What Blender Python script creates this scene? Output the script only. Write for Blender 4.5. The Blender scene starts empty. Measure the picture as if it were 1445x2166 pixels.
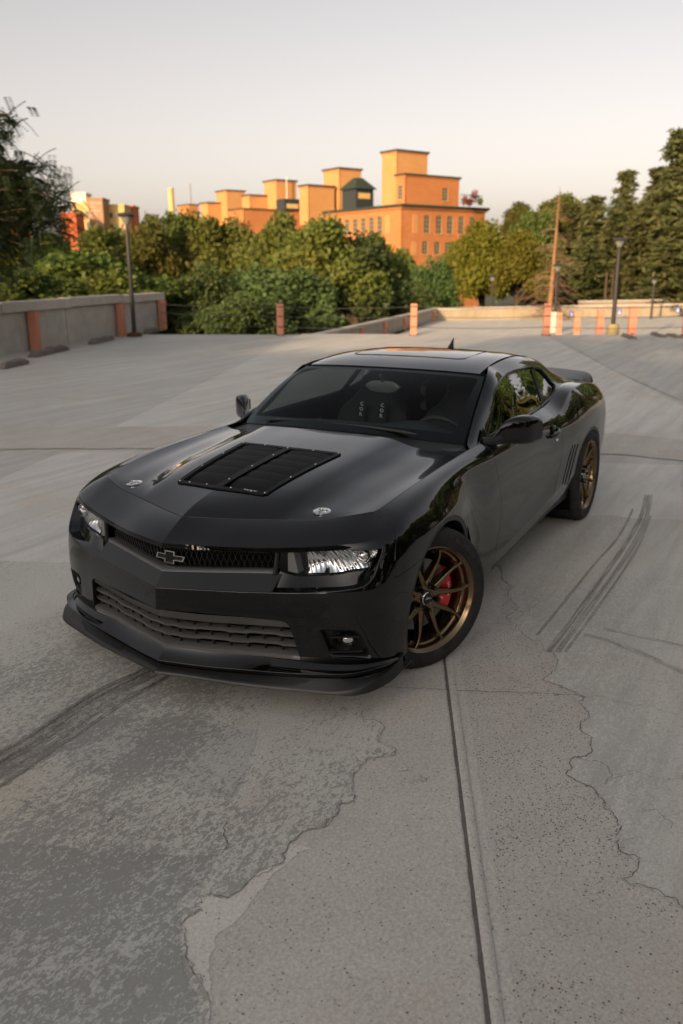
import bpy, bmesh, math, random
import numpy as np
from mathutils import Vector, Matrix
from mathutils.geometry import delaunay_2d_cdt
random.seed(7); np.random.seed(7)
SC = bpy.context.scene
COL = SC.collection

# ------------------------------------------------------------------ camera
# World frame: origin on the deck below the front axle, +x where the car points, +y its driver side.
PW, PH = 1445.0, 2166.0
CAM_POS = np.array([3.4884, 2.37986, 1.85867])
CAM_YAW, CAM_PITCH, CAM_ROLL, CAM_F = 3.65360933, -0.27937921, -0.0063, 1788.7
_f = np.array([math.cos(CAM_YAW)*math.cos(CAM_PITCH), math.sin(CAM_YAW)*math.cos(CAM_PITCH), math.sin(CAM_PITCH)])
_r = np.cross(_f, [0, 0, 1.0]); _r /= np.linalg.norm(_r); _u = np.cross(_r, _f)
_r = math.cos(CAM_ROLL)*_r + math.sin(CAM_ROLL)*_u; _u = np.cross(_r, _f)
cam_data = bpy.data.cameras.new('camera'); cam = bpy.data.objects.new('camera', cam_data); COL.objects.link(cam)
cam_data.sensor_fit = 'VERTICAL'; cam_data.sensor_height = 36.0; cam_data.lens = CAM_F/PH*36.0
cam_data.clip_start = 0.05; cam_data.clip_end = 4000
cam.matrix_world = Matrix(((_r[0], _u[0], -_f[0], CAM_POS[0]), (_r[1], _u[1], -_f[1], CAM_POS[1]), (_r[2], _u[2], -_f[2], CAM_POS[2]), (0, 0, 0, 1)))
cam_data.dof.use_dof = True; cam_data.dof.focus_distance = 3.4; cam_data.dof.aperture_fstop = 2.6
SC.camera = cam

# ------------------------------------------------------------------ sky, sun, exposure
SUN_AZ, SUN_EL = math.radians(1.0), math.radians(14.0)      # azimuth of the sun counted from +x, low behind the camera
world = bpy.data.worlds.new('World'); SC.world = world; world.use_nodes = True
wn = world.node_tree.nodes; wl = world.node_tree.links; wn.clear()
w_out = wn.new('ShaderNodeOutputWorld'); w_bg = wn.new('ShaderNodeBackground'); w_sky = wn.new('ShaderNodeTexSky')
w_sky.sky_type = 'NISHITA'; w_sky.sun_disc = False; w_sky.sun_elevation = SUN_EL
w_sky.sun_rotation = math.pi/2 - SUN_AZ
w_sky.altitude = 200; w_sky.air_density = 1.0; w_sky.dust_density = 4.0; w_sky.ozone_density = 1.0
w_mix = wn.new('ShaderNodeMix'); w_mix.data_type = 'RGBA'; w_mix.blend_type = 'MIX'
w_bw = wn.new('ShaderNodeRGBToBW'); w_tint = wn.new('ShaderNodeMix'); w_tint.data_type = 'RGBA'; w_tint.blend_type = 'MULTIPLY'
w_mix.inputs[0].default_value = 0.72
w_tint.inputs[0].default_value = 1.0; w_tint.inputs[7].default_value = (1.10, 0.985, 0.90, 1)
wl.new(w_sky.outputs[0], w_bw.inputs[0]); wl.new(w_bw.outputs[0], w_tint.inputs[6])
wl.new(w_sky.outputs[0], w_mix.inputs[6]); wl.new(w_tint.outputs[2], w_mix.inputs[7])
w_haze = wn.new('ShaderNodeMix'); w_haze.data_type = 'RGBA'; w_haze.blend_type = 'ADD'; w_haze.inputs[0].default_value = 1.0; w_haze.inputs[7].default_value = (.46, .44, .42, 1)   # even evening haze
wl.new(w_mix.outputs[2], w_haze.inputs[6]); w_tc = wn.new('ShaderNodeTexCoord'); w_sep = wn.new('ShaderNodeSeparateXYZ'); wl.new(w_tc.outputs['Generated'], w_sep.inputs[0])
w_ramp = wn.new('ShaderNodeValToRGB'); w_ramp.color_ramp.elements[0].position = 0.0; w_ramp.color_ramp.elements[0].color = (1.06, .985, .955, 1); w_ramp.color_ramp.elements[1].position = 0.5; w_ramp.color_ramp.elements[1].color = (.82, .835, .85, 1)   # dusk haze: paler and pinker low down
wl.new(w_sep.outputs['Z'], w_ramp.inputs[0])
w_grad = wn.new('ShaderNodeMix'); w_grad.data_type = 'RGBA'; w_grad.blend_type = 'MULTIPLY'; w_grad.inputs[0].default_value = 1.0
wl.new(w_haze.outputs[2], w_grad.inputs[6]); wl.new(w_ramp.outputs[0], w_grad.inputs[7]); wl.new(w_grad.outputs[2], w_bg.inputs[0]); w_bg.inputs[1].default_value = 0.15
wl.new(w_bg.outputs[0], w_out.inputs[0])
sun_data = bpy.data.lights.new('sun', 'SUN'); sun = bpy.data.objects.new('sun', sun_data); COL.objects.link(sun)
sun_data.energy = 4.0; sun_data.angle = math.radians(0.6); sun_data.color = (1.0, 0.68, 0.38)
_sd = Vector((math.cos(SUN_EL)*math.cos(SUN_AZ), math.cos(SUN_EL)*math.sin(SUN_AZ), math.sin(SUN_EL)))
sun.rotation_euler = _sd.to_track_quat('Z', 'Y').to_euler(); sun.location = (30, 3, 30)
SC.view_settings.view_transform = 'Standard'; SC.view_settings.look = 'None'
SC.view_settings.exposure = 0.66; SC.view_settings.gamma = 1.0; SC.view_settings.use_curve_mapping = False
SC.render.engine = 'CYCLES'; SC.cycles.use_denoising = True
SC.cycles.max_bounces = 8; SC.cycles.transparent_max_bounces = 12; SC.cycles.caustics_reflective = False; SC.cycles.caustics_refractive = False

# ------------------------------------------------------------------ pixel helpers (photo pixels to points; the depth always comes from a known plane or surface)
def proj(P):
    d = np.asarray(P, float) - CAM_POS
    z = d @ _f
    return np.stack([PW/2 + CAM_F*(d @ _r)/z, PH/2 - CAM_F*(d @ _u)/z], -1)
def ray(px, py):
    return _f + _r*(px - PW/2)/CAM_F - _u*(py - PH/2)/CAM_F
def at(px, py, x=None, y=None, z=None, d=None):
    D = ray(px, py)
    if x is not None: t = (x - CAM_POS[0])/D[0]
    elif y is not None: t = (y - CAM_POS[1])/D[1]
    elif z is not None: t = (z - CAM_POS[2])/D[2]
    else: t = d
    return CAM_POS + t*D

# ------------------------------------------------------------------ object helpers
def setp(o, label=None, cat=None, group=None, kind=None):
    if label: o['label'] = label
    if cat: o['category'] = cat
    if group: o['group'] = group
    if kind: o['kind'] = kind
    return o
def empty(name, loc=(0, 0, 0), rz=0.0, parent=None):
    o = bpy.data.objects.new(name, None); COL.objects.link(o); o.location = loc; o.rotation_euler = (0, 0, rz)
    o.empty_display_size = 0.2
    if parent: o.parent = parent
    return o
def mesh_obj(name, verts, faces, mat, parent=None, smooth=None, mats=None, fmat=None):
    me = bpy.data.meshes.new(name)
    me.from_pydata([tuple(map(float, v)) for v in verts], [], [tuple(int(i) for i in f) for f in faces])
    me.update()
    if mat: me.materials.append(mat)
    if mats:
        for m in mats: me.materials.append(m)
    if fmat is not None: me.polygons.foreach_set('material_index', np.array(fmat, np.int32))
    if smooth is not None:
        me.polygons.foreach_set('use_smooth', np.ones(len(me.polygons), bool))
        if smooth < 179: me.set_sharp_from_angle(angle=math.radians(smooth))
    o = bpy.data.objects.new(name, me); COL.objects.link(o)
    if parent: o.parent = parent
    return o
class MB:
    """collects verts and faces of one mesh"""
    def __init__(s): s.v = []; s.f = []; s.m = []; s.cur = 0
    def add(s, v, f):
        b = len(s.v); s.v += [tuple(map(float, p)) for p in v]; s.f += [tuple(int(i)+b for i in q) for q in f]; s.m += [s.cur]*len(f)
    def box(s, c, size, ax=None):
        c = np.array(c, float); h = np.array(size, float)/2
        A = np.eye(3) if ax is None else np.array(ax, float)
        P = [c + A.T @ (h*np.array(k)) for k in [(-1,-1,-1),(1,-1,-1),(1,1,-1),(-1,1,-1),(-1,-1,1),(1,-1,1),(1,1,1),(-1,1,1)]]
        s.add(P, [(0,3,2,1),(4,5,6,7),(0,1,5,4),(1,2,6,5),(2,3,7,6),(3,0,4,7)])
    def tube(s, path, rad, n=8, cap=True, closed=False):
        path = [np.array(p, float) for p in path]; m = len(path)
        rad = [rad]*m if np.isscalar(rad) else rad
        rings = []; up = None
        for i in range(m):
            if closed: t = path[(i+1) % m] - path[i-1]
            else: t = path[min(i+1, m-1)] - path[max(i-1, 0)]
            t = t/(np.linalg.norm(t)+1e-12)
            if up is None:
                up = np.array([0, 0, 1.0]) if abs(t[2]) < .9 else np.array([1.0, 0, 0])
            a = np.cross(t, up); a /= np.linalg.norm(a)+1e-12; up = np.cross(a, t)
            rings.append([path[i] + rad[i]*(math.cos(k*2*math.pi/n)*a + math.sin(k*2*math.pi/n)*up) for k in range(n)])
        v = [p for r in rings for p in r]; f = []
        for i in range(m if closed else m-1):
            j = (i+1) % m
            for k in range(n):
                k2 = (k+1) % n; f.append((i*n+k, i*n+k2, j*n+k2, j*n+k))
        if cap and not closed:
            f.append(tuple(range(n-1, -1, -1))); f.append(tuple((m-1)*n+k for k in range(n)))
        s.add(v, f)
    def lathe(s, prof, n=48, c=(0, 0, 0), ax=None, close=True):
        """profile of (radius, height) turned round the local z axis"""
        A = np.eye(3) if ax is None else np.array(ax, float); c = np.array(c, float)
        v = []; f = []; m = len(prof)
        for (r, h) in prof:
            for k in range(n):
                a = k*2*math.pi/n; v.append(c + A.T @ np.array([r*math.cos(a), r*math.sin(a), h]))
        for i in range(m-1):
            for k in range(n):
                k2 = (k+1) % n; f.append((i*n+k, i*n+k2, (i+1)*n+k2, (i+1)*n+k))
        s.add(v, f)
    def prism(s, poly, z0, z1, fn=None):
        """polygon of (a, b) extruded between z0 and z1; fn maps (a, b, z) to a point"""
        fn = fn or (lambda a, b, z: (a, b, z)); n = len(poly)
        v = [fn(a, b, z0) for a, b in poly] + [fn(a, b, z1) for a, b in poly]
        f = [tuple(range(n-1, -1, -1)), tuple(range(n, 2*n))] + [(i, (i+1) % n, n+(i+1) % n, n+i) for i in range(n)]
        s.add(v, f)
    def loft(s, rows, closed=False):
        m = len(rows); n = len(rows[0])
        f = [(i*n+j, i*n+j+1, (i+1)*n+j+1, (i+1)*n+j) for i in range(m-1) for j in range(n-1)]
        if closed: f += [(i*n+n-1, i*n, (i+1)*n, (i+1)*n+n-1) for i in range(m-1)]
        s.add([p for r in rows for p in r], f)
    def build(s, name, mat, parent=None, smooth=None, mats=None):
        return mesh_obj(name, s.v, s.f, mat, parent, smooth, mats, s.m if mats else None)
def bevel(o, w=0.004, seg=2, ang=30):
    m = o.modifiers.new('bevel', 'BEVEL'); m.width = w; m.segments = seg; m.limit_method = 'ANGLE'; m.angle_limit = math.radians(ang)
    m.harden_normals = False
    return o
def copy_tree(o, parent=None):
    c = o.copy(); COL.objects.link(c); c.parent = parent
    for ch in list(o.children): copy_tree(ch, c)
    return c

# ------------------------------------------------------------------ material helpers
def mat(name, col=(.5, .5, .5), rough=.5, metal=0.0, spec=.5, coat=0.0, coat_rough=.03, emit=None, alpha=None, trans=None):
    m = bpy.data.materials.new(name); m.use_nodes = True
    b = m.node_tree.nodes['Principled BSDF']
    b.inputs['Base Color'].default_value = (*col, 1); b.inputs['Roughness'].default_value = rough
    b.inputs['Metallic'].default_value = metal; b.inputs['Specular IOR Level'].default_value = spec
    if coat: b.inputs['Coat Weight'].default_value = coat; b.inputs['Coat Roughness'].default_value = coat_rough
    if trans: b.inputs['Transmission Weight'].default_value = trans
    if emit: b.inputs['Emission Color'].default_value = (*emit[0], 1); b.inputs['Emission Strength'].default_value = emit[1]
    return m
class NT:
    """small node-building helper"""
    def __init__(s, m): s.t = m.node_tree; s.n = s.t.nodes; s.l = s.t.links; s.b = s.n.get('Principled BSDF'); s.out = s.n.get('Material Output')
    def new(s, typ, **kw):
        n = s.n.new(typ)
        for k, v in kw.items():
            if k.startswith('i_'):
                key = k[2:]; key = int(key) if key.isdigit() else key
                if hasattr(v, 'is_output'): s.l.new(v, n.inputs[key])
                else: n.inputs[key].default_value = v
            else: setattr(n, k, v)
        return n
    def link(s, a, b): s.l.new(a, b)
    def coord(s, kind='Object'):
        return s.new('ShaderNodeTexCoord').outputs[kind]
    def mapping(s, vec, scale=(1, 1, 1), rot=(0, 0, 0), loc=(0, 0, 0)):
        m = s.new('ShaderNodeMapping'); s.l.new(vec, m.inputs[0]); m.inputs['Scale'].default_value = scale; m.inputs['Rotation'].default_value = rot; m.inputs['Location'].default_value = loc
        return m.outputs[0]
    def noise(s, vec, scale=5, detail=4, rough=.55, dist=0.0):
        n = s.new('ShaderNodeTexNoise'); s.l.new(vec, n.inputs['Vector']); n.inputs['Scale'].default_value = scale; n.inputs['Detail'].default_value = detail
        n.inputs['Roughness'].default_value = rough; n.inputs['Distortion'].default_value = dist
        return n.outputs['Fac']
    def voronoi(s, vec, scale=5, feature='F1', rand=1.0, out='Distance'):
        n = s.new('ShaderNodeTexVoronoi'); n.feature = feature; s.l.new(vec, n.inputs['Vector']); n.inputs['Scale'].default_value = scale; n.inputs['Randomness'].default_value = rand
        return n.outputs[out]
    def ramp(s, fac, stops, interp='LINEAR'):
        n = s.new('ShaderNodeValToRGB'); s.l.new(fac, n.inputs[0]); cr = n.color_ramp; cr.interpolation = interp
        while len(cr.elements) < len(stops): cr.elements.new(.5)
        for e, (p, c) in zip(cr.elements, stops):
            e.position = p; e.color = (*c, 1) if hasattr(c, '__len__') else (c, c, c, 1)
        return n.outputs[0]
    def mix(s, fac, a, b, blend='MIX'):
        n = s.new('ShaderNodeMix'); n.data_type = 'RGBA'; n.blend_type = blend
        for sock, v in ((n.inputs[0], fac), (n.inputs[6], a), (n.inputs[7], b)):
            if hasattr(v, 'is_output'): s.l.new(v, sock)
            elif hasattr(v, '__len__'): sock.default_value = (*v[:3], 1)
            else: sock.default_value = v
        return n.outputs[2]
    def math(s, op, a, b=None, clamp=False):
        n = s.new('ShaderNodeMath'); n.operation = op; n.use_clamp = clamp
        for i, v in enumerate((a, b)):
            if v is None: continue
            if hasattr(v, 'is_output'): s.l.new(v, n.inputs[i])
            else: n.inputs[i].default_value = v
        return n.outputs[0]
    def bump(s, h, strength=.3, dist=.01, normal=None):
        n = s.new('ShaderNodeBump'); n.inputs['Strength'].default_value = strength; n.inputs['Distance'].default_value = dist; s.l.new(h, n.inputs['Height'])
        if normal is not None: s.l.new(normal, n.inputs['Normal'])
        return n.outputs[0]
    def base(s, c): s.l.new(c, s.b.inputs['Base Color'])
    def rough(s, c): s.l.new(c, s.b.inputs['Roughness'])
    def normal(s, c): s.l.new(c, s.b.inputs['Normal'])

# ================================================================== the car: smooth spline surfaces, trimmed into panels
def _hermite_tangents(P, T, axis_w=None):
    """Bessel tangents of points P (...,K,3) at knots T (...,K)"""
    d = np.diff(P, axis=-2); h = np.diff(T, axis=-1)[..., None]; m = d/np.maximum(h, 1e-9)
    tan = np.empty_like(P)
    tan[..., 1:-1, :] = (m[..., :-1, :]*h[..., 1:, :] + m[..., 1:, :]*h[..., :-1, :])/(h[..., 1:, :] + h[..., :-1, :])
    tan[..., 0, :] = 1.5*m[..., 0, :] - .5*tan[..., 1, :] if P.shape[-2] > 2 else m[..., 0, :]
    tan[..., -1, :] = 1.5*m[..., -1, :] - .5*tan[..., -2, :] if P.shape[-2] > 2 else m[..., -1, :]
    return tan, m, h
def spline(pts, n, knots=None):
    """n samples of a smooth curve through pts"""
    P = np.array(pts, float)
    T = np.concatenate([[0], np.cumsum(np.linalg.norm(np.diff(P, axis=0), axis=1)**.75)]) if knots is None else np.array(knots, float)
    tan, m, h = _hermite_tangents(P, T)
    t = np.linspace(0, T[-1], n); i = np.clip(np.searchsorted(T, t, side='right')-1, 0, len(T)-2)
    hh = (T[i+1]-T[i])[:, None]; u = ((t-T[i])/(T[i+1]-T[i]))[:, None]
    return (2*u**3-3*u**2+1)*P[i] + (u**3-2*u**2+u)*hh*tan[i] + (-2*u**3+3*u**2)*P[i+1] + (u**3-u**2)*hh*tan[i+1]
class Loft:
    """rows[k][s]: control lines k (bottom to top) through stations s; crease[k] = weight per station (1 = sharp)"""
    def __init__(s, rows, crease=None, mid=3):
        s.R = np.array(rows, float); s.K, s.S = s.R.shape[:2]
        s.T = np.concatenate([[0], np.cumsum(np.linalg.norm(np.diff(s.R[mid], axis=0), axis=1))])
        s.tan = np.stack([_hermite_tangents(s.R[k], s.T)[0] for k in range(s.K)])
        s.W = np.zeros((s.K, s.S))
        for k, w in (crease or {}).items(): s.W[k] = w
        g = s._grid = {}
    def rowpts(s, t):
        i = np.clip(np.searchsorted(s.T, t, side='right')-1, 0, s.S-2)
        h = s.T[i+1]-s.T[i]; u = (t-s.T[i])/h; u_ = u[None, :, None]; h_ = h[None, :, None]
        A = s.R[:, i]; B = s.R[:, i+1]; a = s.tan[:, i]; b = s.tan[:, i+1]
        P = (2*u_**3-3*u_**2+1)*A + (u_**3-2*u_**2+u_)*h_*a + (-2*u_**3+3*u_**2)*B + (u_**3-u_**2)*h_*b
        w = s.W[:, i]*(1-u) + s.W[:, i+1]*u
        return P.transpose(1, 0, 2), w.T                       # (N,K,3), (N,K)
    def ev(s, t, v):
        t = np.clip(np.asarray(t, float), 0, s.T[-1]); v = np.clip(np.asarray(v, float), 0, s.K-1)
        P, w = s.rowpts(t); N = len(t)
        ch = np.linalg.norm(np.diff(P, axis=1), axis=2)**.6 + 1e-6
        T = np.concatenate([np.zeros((N, 1)), np.cumsum(ch, axis=1)], 1)
        tan, m, h = _hermite_tangents(P, T)
        k = np.clip(np.floor(v).astype(int), 0, s.K-2); u = (v-k)[:, None]; r = np.arange(N)
        hh = h[r, k]; mk = m[r, k]
        wa = w[r, k][:, None]; wb = w[r, k+1][:, None]
        ta = tan[r, k]*(1-wa) + mk*wa; tb = tan[r, k+1]*(1-wb) + mk*wb
        return (2*u**3-3*u**2+1)*P[r, k] + (u**3-2*u**2+u)*hh*ta + (-2*u**3+3*u**2)*P[r, k+1] + (u**3-u**2)*hh*tb
    def der(s, t, v, e=4e-4):
        t = np.asarray(t, float); v = np.asarray(v, float)
        t0 = np.clip(t-e, 0, s.T[-1]); t1 = np.clip(t+e, 0, s.T[-1]); v0 = np.clip(v-e, 0, s.K-1); v1 = np.clip(v+e, 0, s.K-1)
        Pt = (s.ev(t1, v)-s.ev(t0, v))/(t1-t0)[:, None]; Pv = (s.ev(t, v1)-s.ev(t, v0))/(v1-v0)[:, None]
        return Pt, Pv
    def normal(s, t, v):
        Pt, Pv = s.der(t, v); n = np.cross(Pt, Pv); return n/(np.linalg.norm(n, axis=1)[:, None]+1e-12)
    def grid(s):
        if 'P' not in s._grid:
            nt = int(s.T[-1]/.012)+2; nv = (s.K-1)*24+1
            tt, vv = np.meshgrid(np.linspace(0, s.T[-1], nt), np.linspace(0, s.K-1, nv), indexing='ij')
            P = s.ev(tt.ravel(), vv.ravel()); s._grid.update(P=P, t=tt.ravel(), v=vv.ravel(), px=proj(P))
        return s._grid
    def inv(s, targets, fn, key, tr=None, vr=None, iters=14):
        """surface parameters whose fn(point) meets each 2-d target"""
        g = s.grid(); F = g.get(key)
        if F is None: F = g[key] = fn(g['P'])
        mask = np.ones(len(g['t']), bool)
        if tr: mask &= (g['t'] >= tr[0]) & (g['t'] <= tr[1])
        if vr: mask &= (g['v'] >= vr[0]) & (g['v'] <= vr[1])
        idx = np.nonzero(mask)[0]; out = []
        for q in np.asarray(targets, float):
            j = idx[np.argmin(((F[idx]-q)**2).sum(1))]; x = np.array([g['t'][j], g['v'][j]])
            for _ in range(iters):
                e = 1e-3; Q = fn(s.ev([x[0], x[0]+e, x[0]-e, x[0], x[0]], [x[1], x[1], x[1], x[1]+e, x[1]-e]))
                J = np.stack([(Q[1]-Q[2])/(2*e), (Q[3]-Q[4])/(2*e)], 1)
                st = np.linalg.lstsq(J, q-Q[0], rcond=1e-3)[0]
                st = np.clip(st, -.05, .05); x = x+st
                lo = (tr[0] if tr else 0, vr[0] if vr else 0); hi = (tr[1] if tr else s.T[-1], vr[1] if vr else s.K-1)
                x = np.clip(x, lo, hi)
            out.append(x)
        return np.array(out)
    def px(s, pts, tr=None, vr=None): return s.inv(pts, proj, 'px', tr, vr)
    def xz(s, pts, tr=None, vr=None): return s.inv(pts, lambda P: P[:, [0, 2]], 'xz', tr, vr)
    def xy(s, pts, tr=None, vr=None): return s.inv(pts, lambda P: P[:, [0, 1]], 'xy', tr, vr)
    def yz(s, pts, tr=None, vr=None): return s.inv(pts, lambda P: P[:, [1, 2]], 'yz', tr, vr)
    def at_idx(s, i):
        i = np.asarray(i, float); return np.interp(i, np.arange(s.S), s.T)
def dens(poly, step=(.03, .12), closed=True):
    poly = np.array(poly, float); out = []
    n = len(poly)
    for i in range(n if closed else n-1):
        a, b = poly[i], poly[(i+1) % n]
        k = max(1, int(math.ceil(max(abs(b[0]-a[0])/step[0], abs(b[1]-a[1])/step[1]))))
        out += [a+(b-a)*j/k for j in range(k)]
    if not closed: out.append(poly[-1])
    return np.array(out)
def pip(pts, poly):
    x, y = pts[:, 0], pts[:, 1]; ins = np.zeros(len(pts), bool); n = len(poly); j = n-1
    for i in range(n):
        xi, yi = poly[i]; xj, yj = poly[j]
        c = ((yi > y) != (yj > y)); 
        with np.errstate(divide='ignore', invalid='ignore'):
            ins ^= c & (x < (xj-xi)*(y-yi)/(yj-yi+1e-30)+xi)
        j = i
    return ins
def inset(S, poly, g):
    """moves a parameter-space outline inwards by g metres on the surface"""
    poly = np.array(poly, float); n = len(poly)
    area = .5*np.sum(poly[:, 0]*np.roll(poly[:, 1], -1)-np.roll(poly[:, 0], -1)*poly[:, 1]); sg = 1 if area > 0 else -1
    Pt, Pv = S.der(poly[:, 0], poly[:, 1]); lt = np.linalg.norm(Pt, axis=1)+1e-9; lv = np.linalg.norm(Pv, axis=1)+1e-9
    out = poly.copy()
    for i in range(n):
        sc = np.array([lt[i], lv[i]]); a = (poly[i]-poly[i-1])*sc; b = (poly[(i+1) % n]-poly[i])*sc
        na = np.array([-a[1], a[0]])*sg/(np.linalg.norm(a)+1e-9); nb = np.array([-b[1], b[0]])*sg/(np.linalg.norm(b)+1e-9)
        d = na+nb; L = np.linalg.norm(d)
        if L < 1e-6: continue
        d = d/L; k = g/max(.45, d @ na if np.linalg.norm(a) > 1e-8 else 1)
        out[i] = poly[i]+d*k/sc
    out[:, 0] = np.clip(out[:, 0], 0, S.T[-1]); out[:, 1] = np.clip(out[:, 1], 0, S.K-1)
    return out
def trim(S, outline, holes=(), res=(.035, .2), lines=()):
    """triangulates the part of a surface inside outline and outside holes"""
    res = (res[0], res[1]); sc = np.array([1/res[0], 1/res[1]])
    out = dens(outline, res); hol = [dens(h, (res[0]*.7, res[1]*.7)) for h in holes]
    lo = out.min(0); hi = out.max(0)
    gt = np.arange(lo[0]-res[0], hi[0]+res[0], res[0]); gv = np.arange(math.floor(lo[1]/res[1])*res[1], hi[1]+res[1], res[1])
    G = np.array([(a+(res[0]/2 if k % 2 else 0), b) for k, b in enumerate(gv) for a in gt])
    G = G[pip(G, out)]
    B = np.concatenate([out]+hol)
    keep = np.ones(len(G), bool)
    for c in range(0, len(G), 2000):
        D = ((G[c:c+2000, None, :]-B[None])*sc); keep[c:c+2000] = (D**2).sum(2).min(1) > .3
    G = G[keep]
    for (row, t0, t1) in lines: G = G[~((np.abs(G[:, 1]-row) < .55*res[1]) & (G[:, 0] > t0-res[0]) & (G[:, 0] < t1+res[0]))]
    pts = [out]+hol; edges = []; b = 0
    for p in pts:
        n = len(p); edges += [(b+i, b+(i+1) % n) for i in range(n)]; b += n
    for (row, t0, t1) in lines:
        k = max(2, int((t1-t0)/res[0])); p = np.stack([np.linspace(t0, t1, k+1), np.full(k+1, float(row))], 1)
        pts.append(p); edges += [(b+i, b+i+1) for i in range(k)]; b += k+1
    pts.append(G); V = np.concatenate(pts)
    r = delaunay_2d_cdt([Vector(p*sc) for p in V], edges, [], 0, 1e-5, False)
    uv = np.array([[p[0], p[1]] for p in r[0]])/sc; tri = np.array([f for f in r[2] if len(f) == 3], int)
    cen = uv[tri].mean(1); m = pip(cen, out)
    for h in hol: m &= ~pip(cen, h)
    A = uv[tri]; ar = np.abs(np.cross(A[:, 1]-A[:, 0], A[:, 2]-A[:, 0])) if False else np.abs((A[:, 1, 0]-A[:, 0, 0])*(A[:, 2, 1]-A[:, 0, 1])-(A[:, 1, 1]-A[:, 0, 1])*(A[:, 2, 0]-A[:, 0, 0]))
    m &= ar > 1e-9
    return uv, tri[m]
def panel(name, S, outline, holes=(), material=None, parent=None, side='pair', res=(.035, .2), gap=.0022, flange=.018, lines=(), off=0.0, hole_gap=0.0, lip=.0016, names=None, flip=False):
    """panel object(s) cut from a surface. side: 'pair' = one object each side, 'join' = one object over both sides"""
    if gap:
        o0 = dens(outline, (.05, .3)); outline = inset(S, o0, gap); P0 = S.ev(o0[:, 0], o0[:, 1])
        for i in np.nonzero(np.abs(P0[:, 1]) < 1.5e-3)[0]:
            for c in (0, 1):
                if abs(o0[i, c]) < 1e-9: outline[i, c] = 0.0
    else: outline = np.array(outline)
    if hole_gap: holes = [inset(S, dens(h, (.03, .2)), -hole_gap) for h in holes]
    uv, tri = trim(S, outline, holes, res, lines)
    used = np.unique(tri); rm = -np.ones(len(uv), int); rm[used] = np.arange(len(used)); uv = uv[used]; tri = rm[tri]
    P = S.ev(uv[:, 0], uv[:, 1]); 
    # face orientation: outwards, away from the car's middle
    N = S.normal(uv[:, 0], uv[:, 1]); sgn = -1.0 if flip else 1.0
    N = N*sgn; P = P+N*off
    fn = np.cross(P[tri[:, 1]]-P[tri[:, 0]], P[tri[:, 2]]-P[tri[:, 0]])
    bad = (fn*N[tri[:, 0]]).sum(1) < 0; tri[bad] = tri[bad][:, ::-1]
    cen = uv[tri].mean(1, keepdims=True); cuv = uv[tri]*.96+cen*.04
    CN = (S.normal(cuv[..., 0].ravel(), cuv[..., 1].ravel())*sgn).reshape(-1, 3, 3)
    V = [P]; F = list(map(tuple, tri)); LN = [CN.reshape(-1, 3)]
    if flange:
        e = {}
        for f in tri:
            for k in range(3): e[(f[k], f[(k+1) % 3])] = 1
        bd = [(a, b) for (a, b) in e if (b, a) not in e and not (abs(P[a, 1]) < 3e-3 and abs(P[b, 1]) < 3e-3)]
        tout = {}
        for a, b in bd:
            d = P[b]-P[a]; o = np.cross(d, N[a]); o = o/(np.linalg.norm(o)+1e-12)
            for q in (a, b): tout[q] = tout.get(q, np.zeros(3))+o
        ids = list(tout); base = len(P); i1 = {q: base+k for k, q in enumerate(ids)}; i2 = {q: base+len(ids)+k for k, q in enumerate(ids)}
        o = np.array([tout[q]/(np.linalg.norm(tout[q])+1e-9) for q in ids]) if ids else np.zeros((0, 3))
        if len(ids):
            V += [P[ids]+o*lip-N[ids]*lip, P[ids]+o*lip*1.1-N[ids]*flange]
            od = dict(zip(ids, o)); ln = []
            for a, b in bd:
                F.append((b, a, i1[a], i1[b])); n1a = N[a]; n1b = N[b]
                ln += [n1b, n1a, (od[a]+N[a]*.25), (od[b]+N[b]*.25)]
                F.append((i1[b], i1[a], i2[a], i2[b])); ln += [od[b], od[a], od[a], od[b]]
            ln = np.array(ln); LN.append(ln/(np.linalg.norm(ln, axis=1)[:, None]+1e-9))
    V = np.concatenate(V); LN = np.concatenate(LN)
    def make(nm, V, F, LN):
        o = mesh_obj(nm, V, F, material, parent); me = o.data
        me.polygons.foreach_set('use_smooth', np.ones(len(me.polygons), bool))
        me.normals_split_custom_set([tuple(n) for n in LN]); return o
    def mirror():
        Vm = V*[1, -1, 1]; Fm = []; Lm = []; k = 0
        for f in F:
            n = len(f); Fm.append(tuple(reversed(f))); Lm.append(LN[k:k+n][::-1]*[1, -1, 1]); k += n
        return Vm, Fm, np.concatenate(Lm)
    if side == 'left': return make(name, V, F, LN)
    Vm, Fm, Lm = mirror()
    if side == 'join':
        n = len(V); return make(name, np.concatenate([V, Vm]), F+[tuple(i+n for i in f) for f in Fm], np.concatenate([LN, Lm]))
    return make(name, V, F, LN), make(name, Vm, Fm, Lm)
def both(fn):
    """calls fn(side) for the driver (+1) and passenger (-1) side"""
    return [fn(1), fn(-1)]
def strip(name, rows, material, parent, side='pair', smooth=40, n=24, flip=False, thick=0.0):
    """skin lofted through several 3-d curves, each resampled smoothly to n points; rows may be given as control points"""
    R = [spline(r, n) if len(r) > 2 else np.array([np.array(r[0])+(np.array(r[1])-np.array(r[0]))*k/(n-1) for k in range(n)]) for r in rows]
    def mk(sy):
        b = MB(); RR = [r*[1, sy, 1] for r in R]; b.loft(RR if (sy > 0) != flip else RR[::-1]); return b
    if side == 'pair':
        return [mk(s).build(name, material, parent, smooth) for s in (1, -1)]
    if side == 'left': return mk(1).build(name, material, parent, smooth)
    b = mk(1); c = mk(-1); b.add(c.v, c.f); return b.build(name, material, parent, smooth)

# ================================================================== the place: deck, walls, buildings
GA = math.radians(204.0)                                  # direction of the deck's joints, away from the camera
gu = np.array([math.cos(GA), math.sin(GA), 0]); gv = np.array([gu[1], -gu[0], 0])   # gv points to the photo's right
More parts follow.
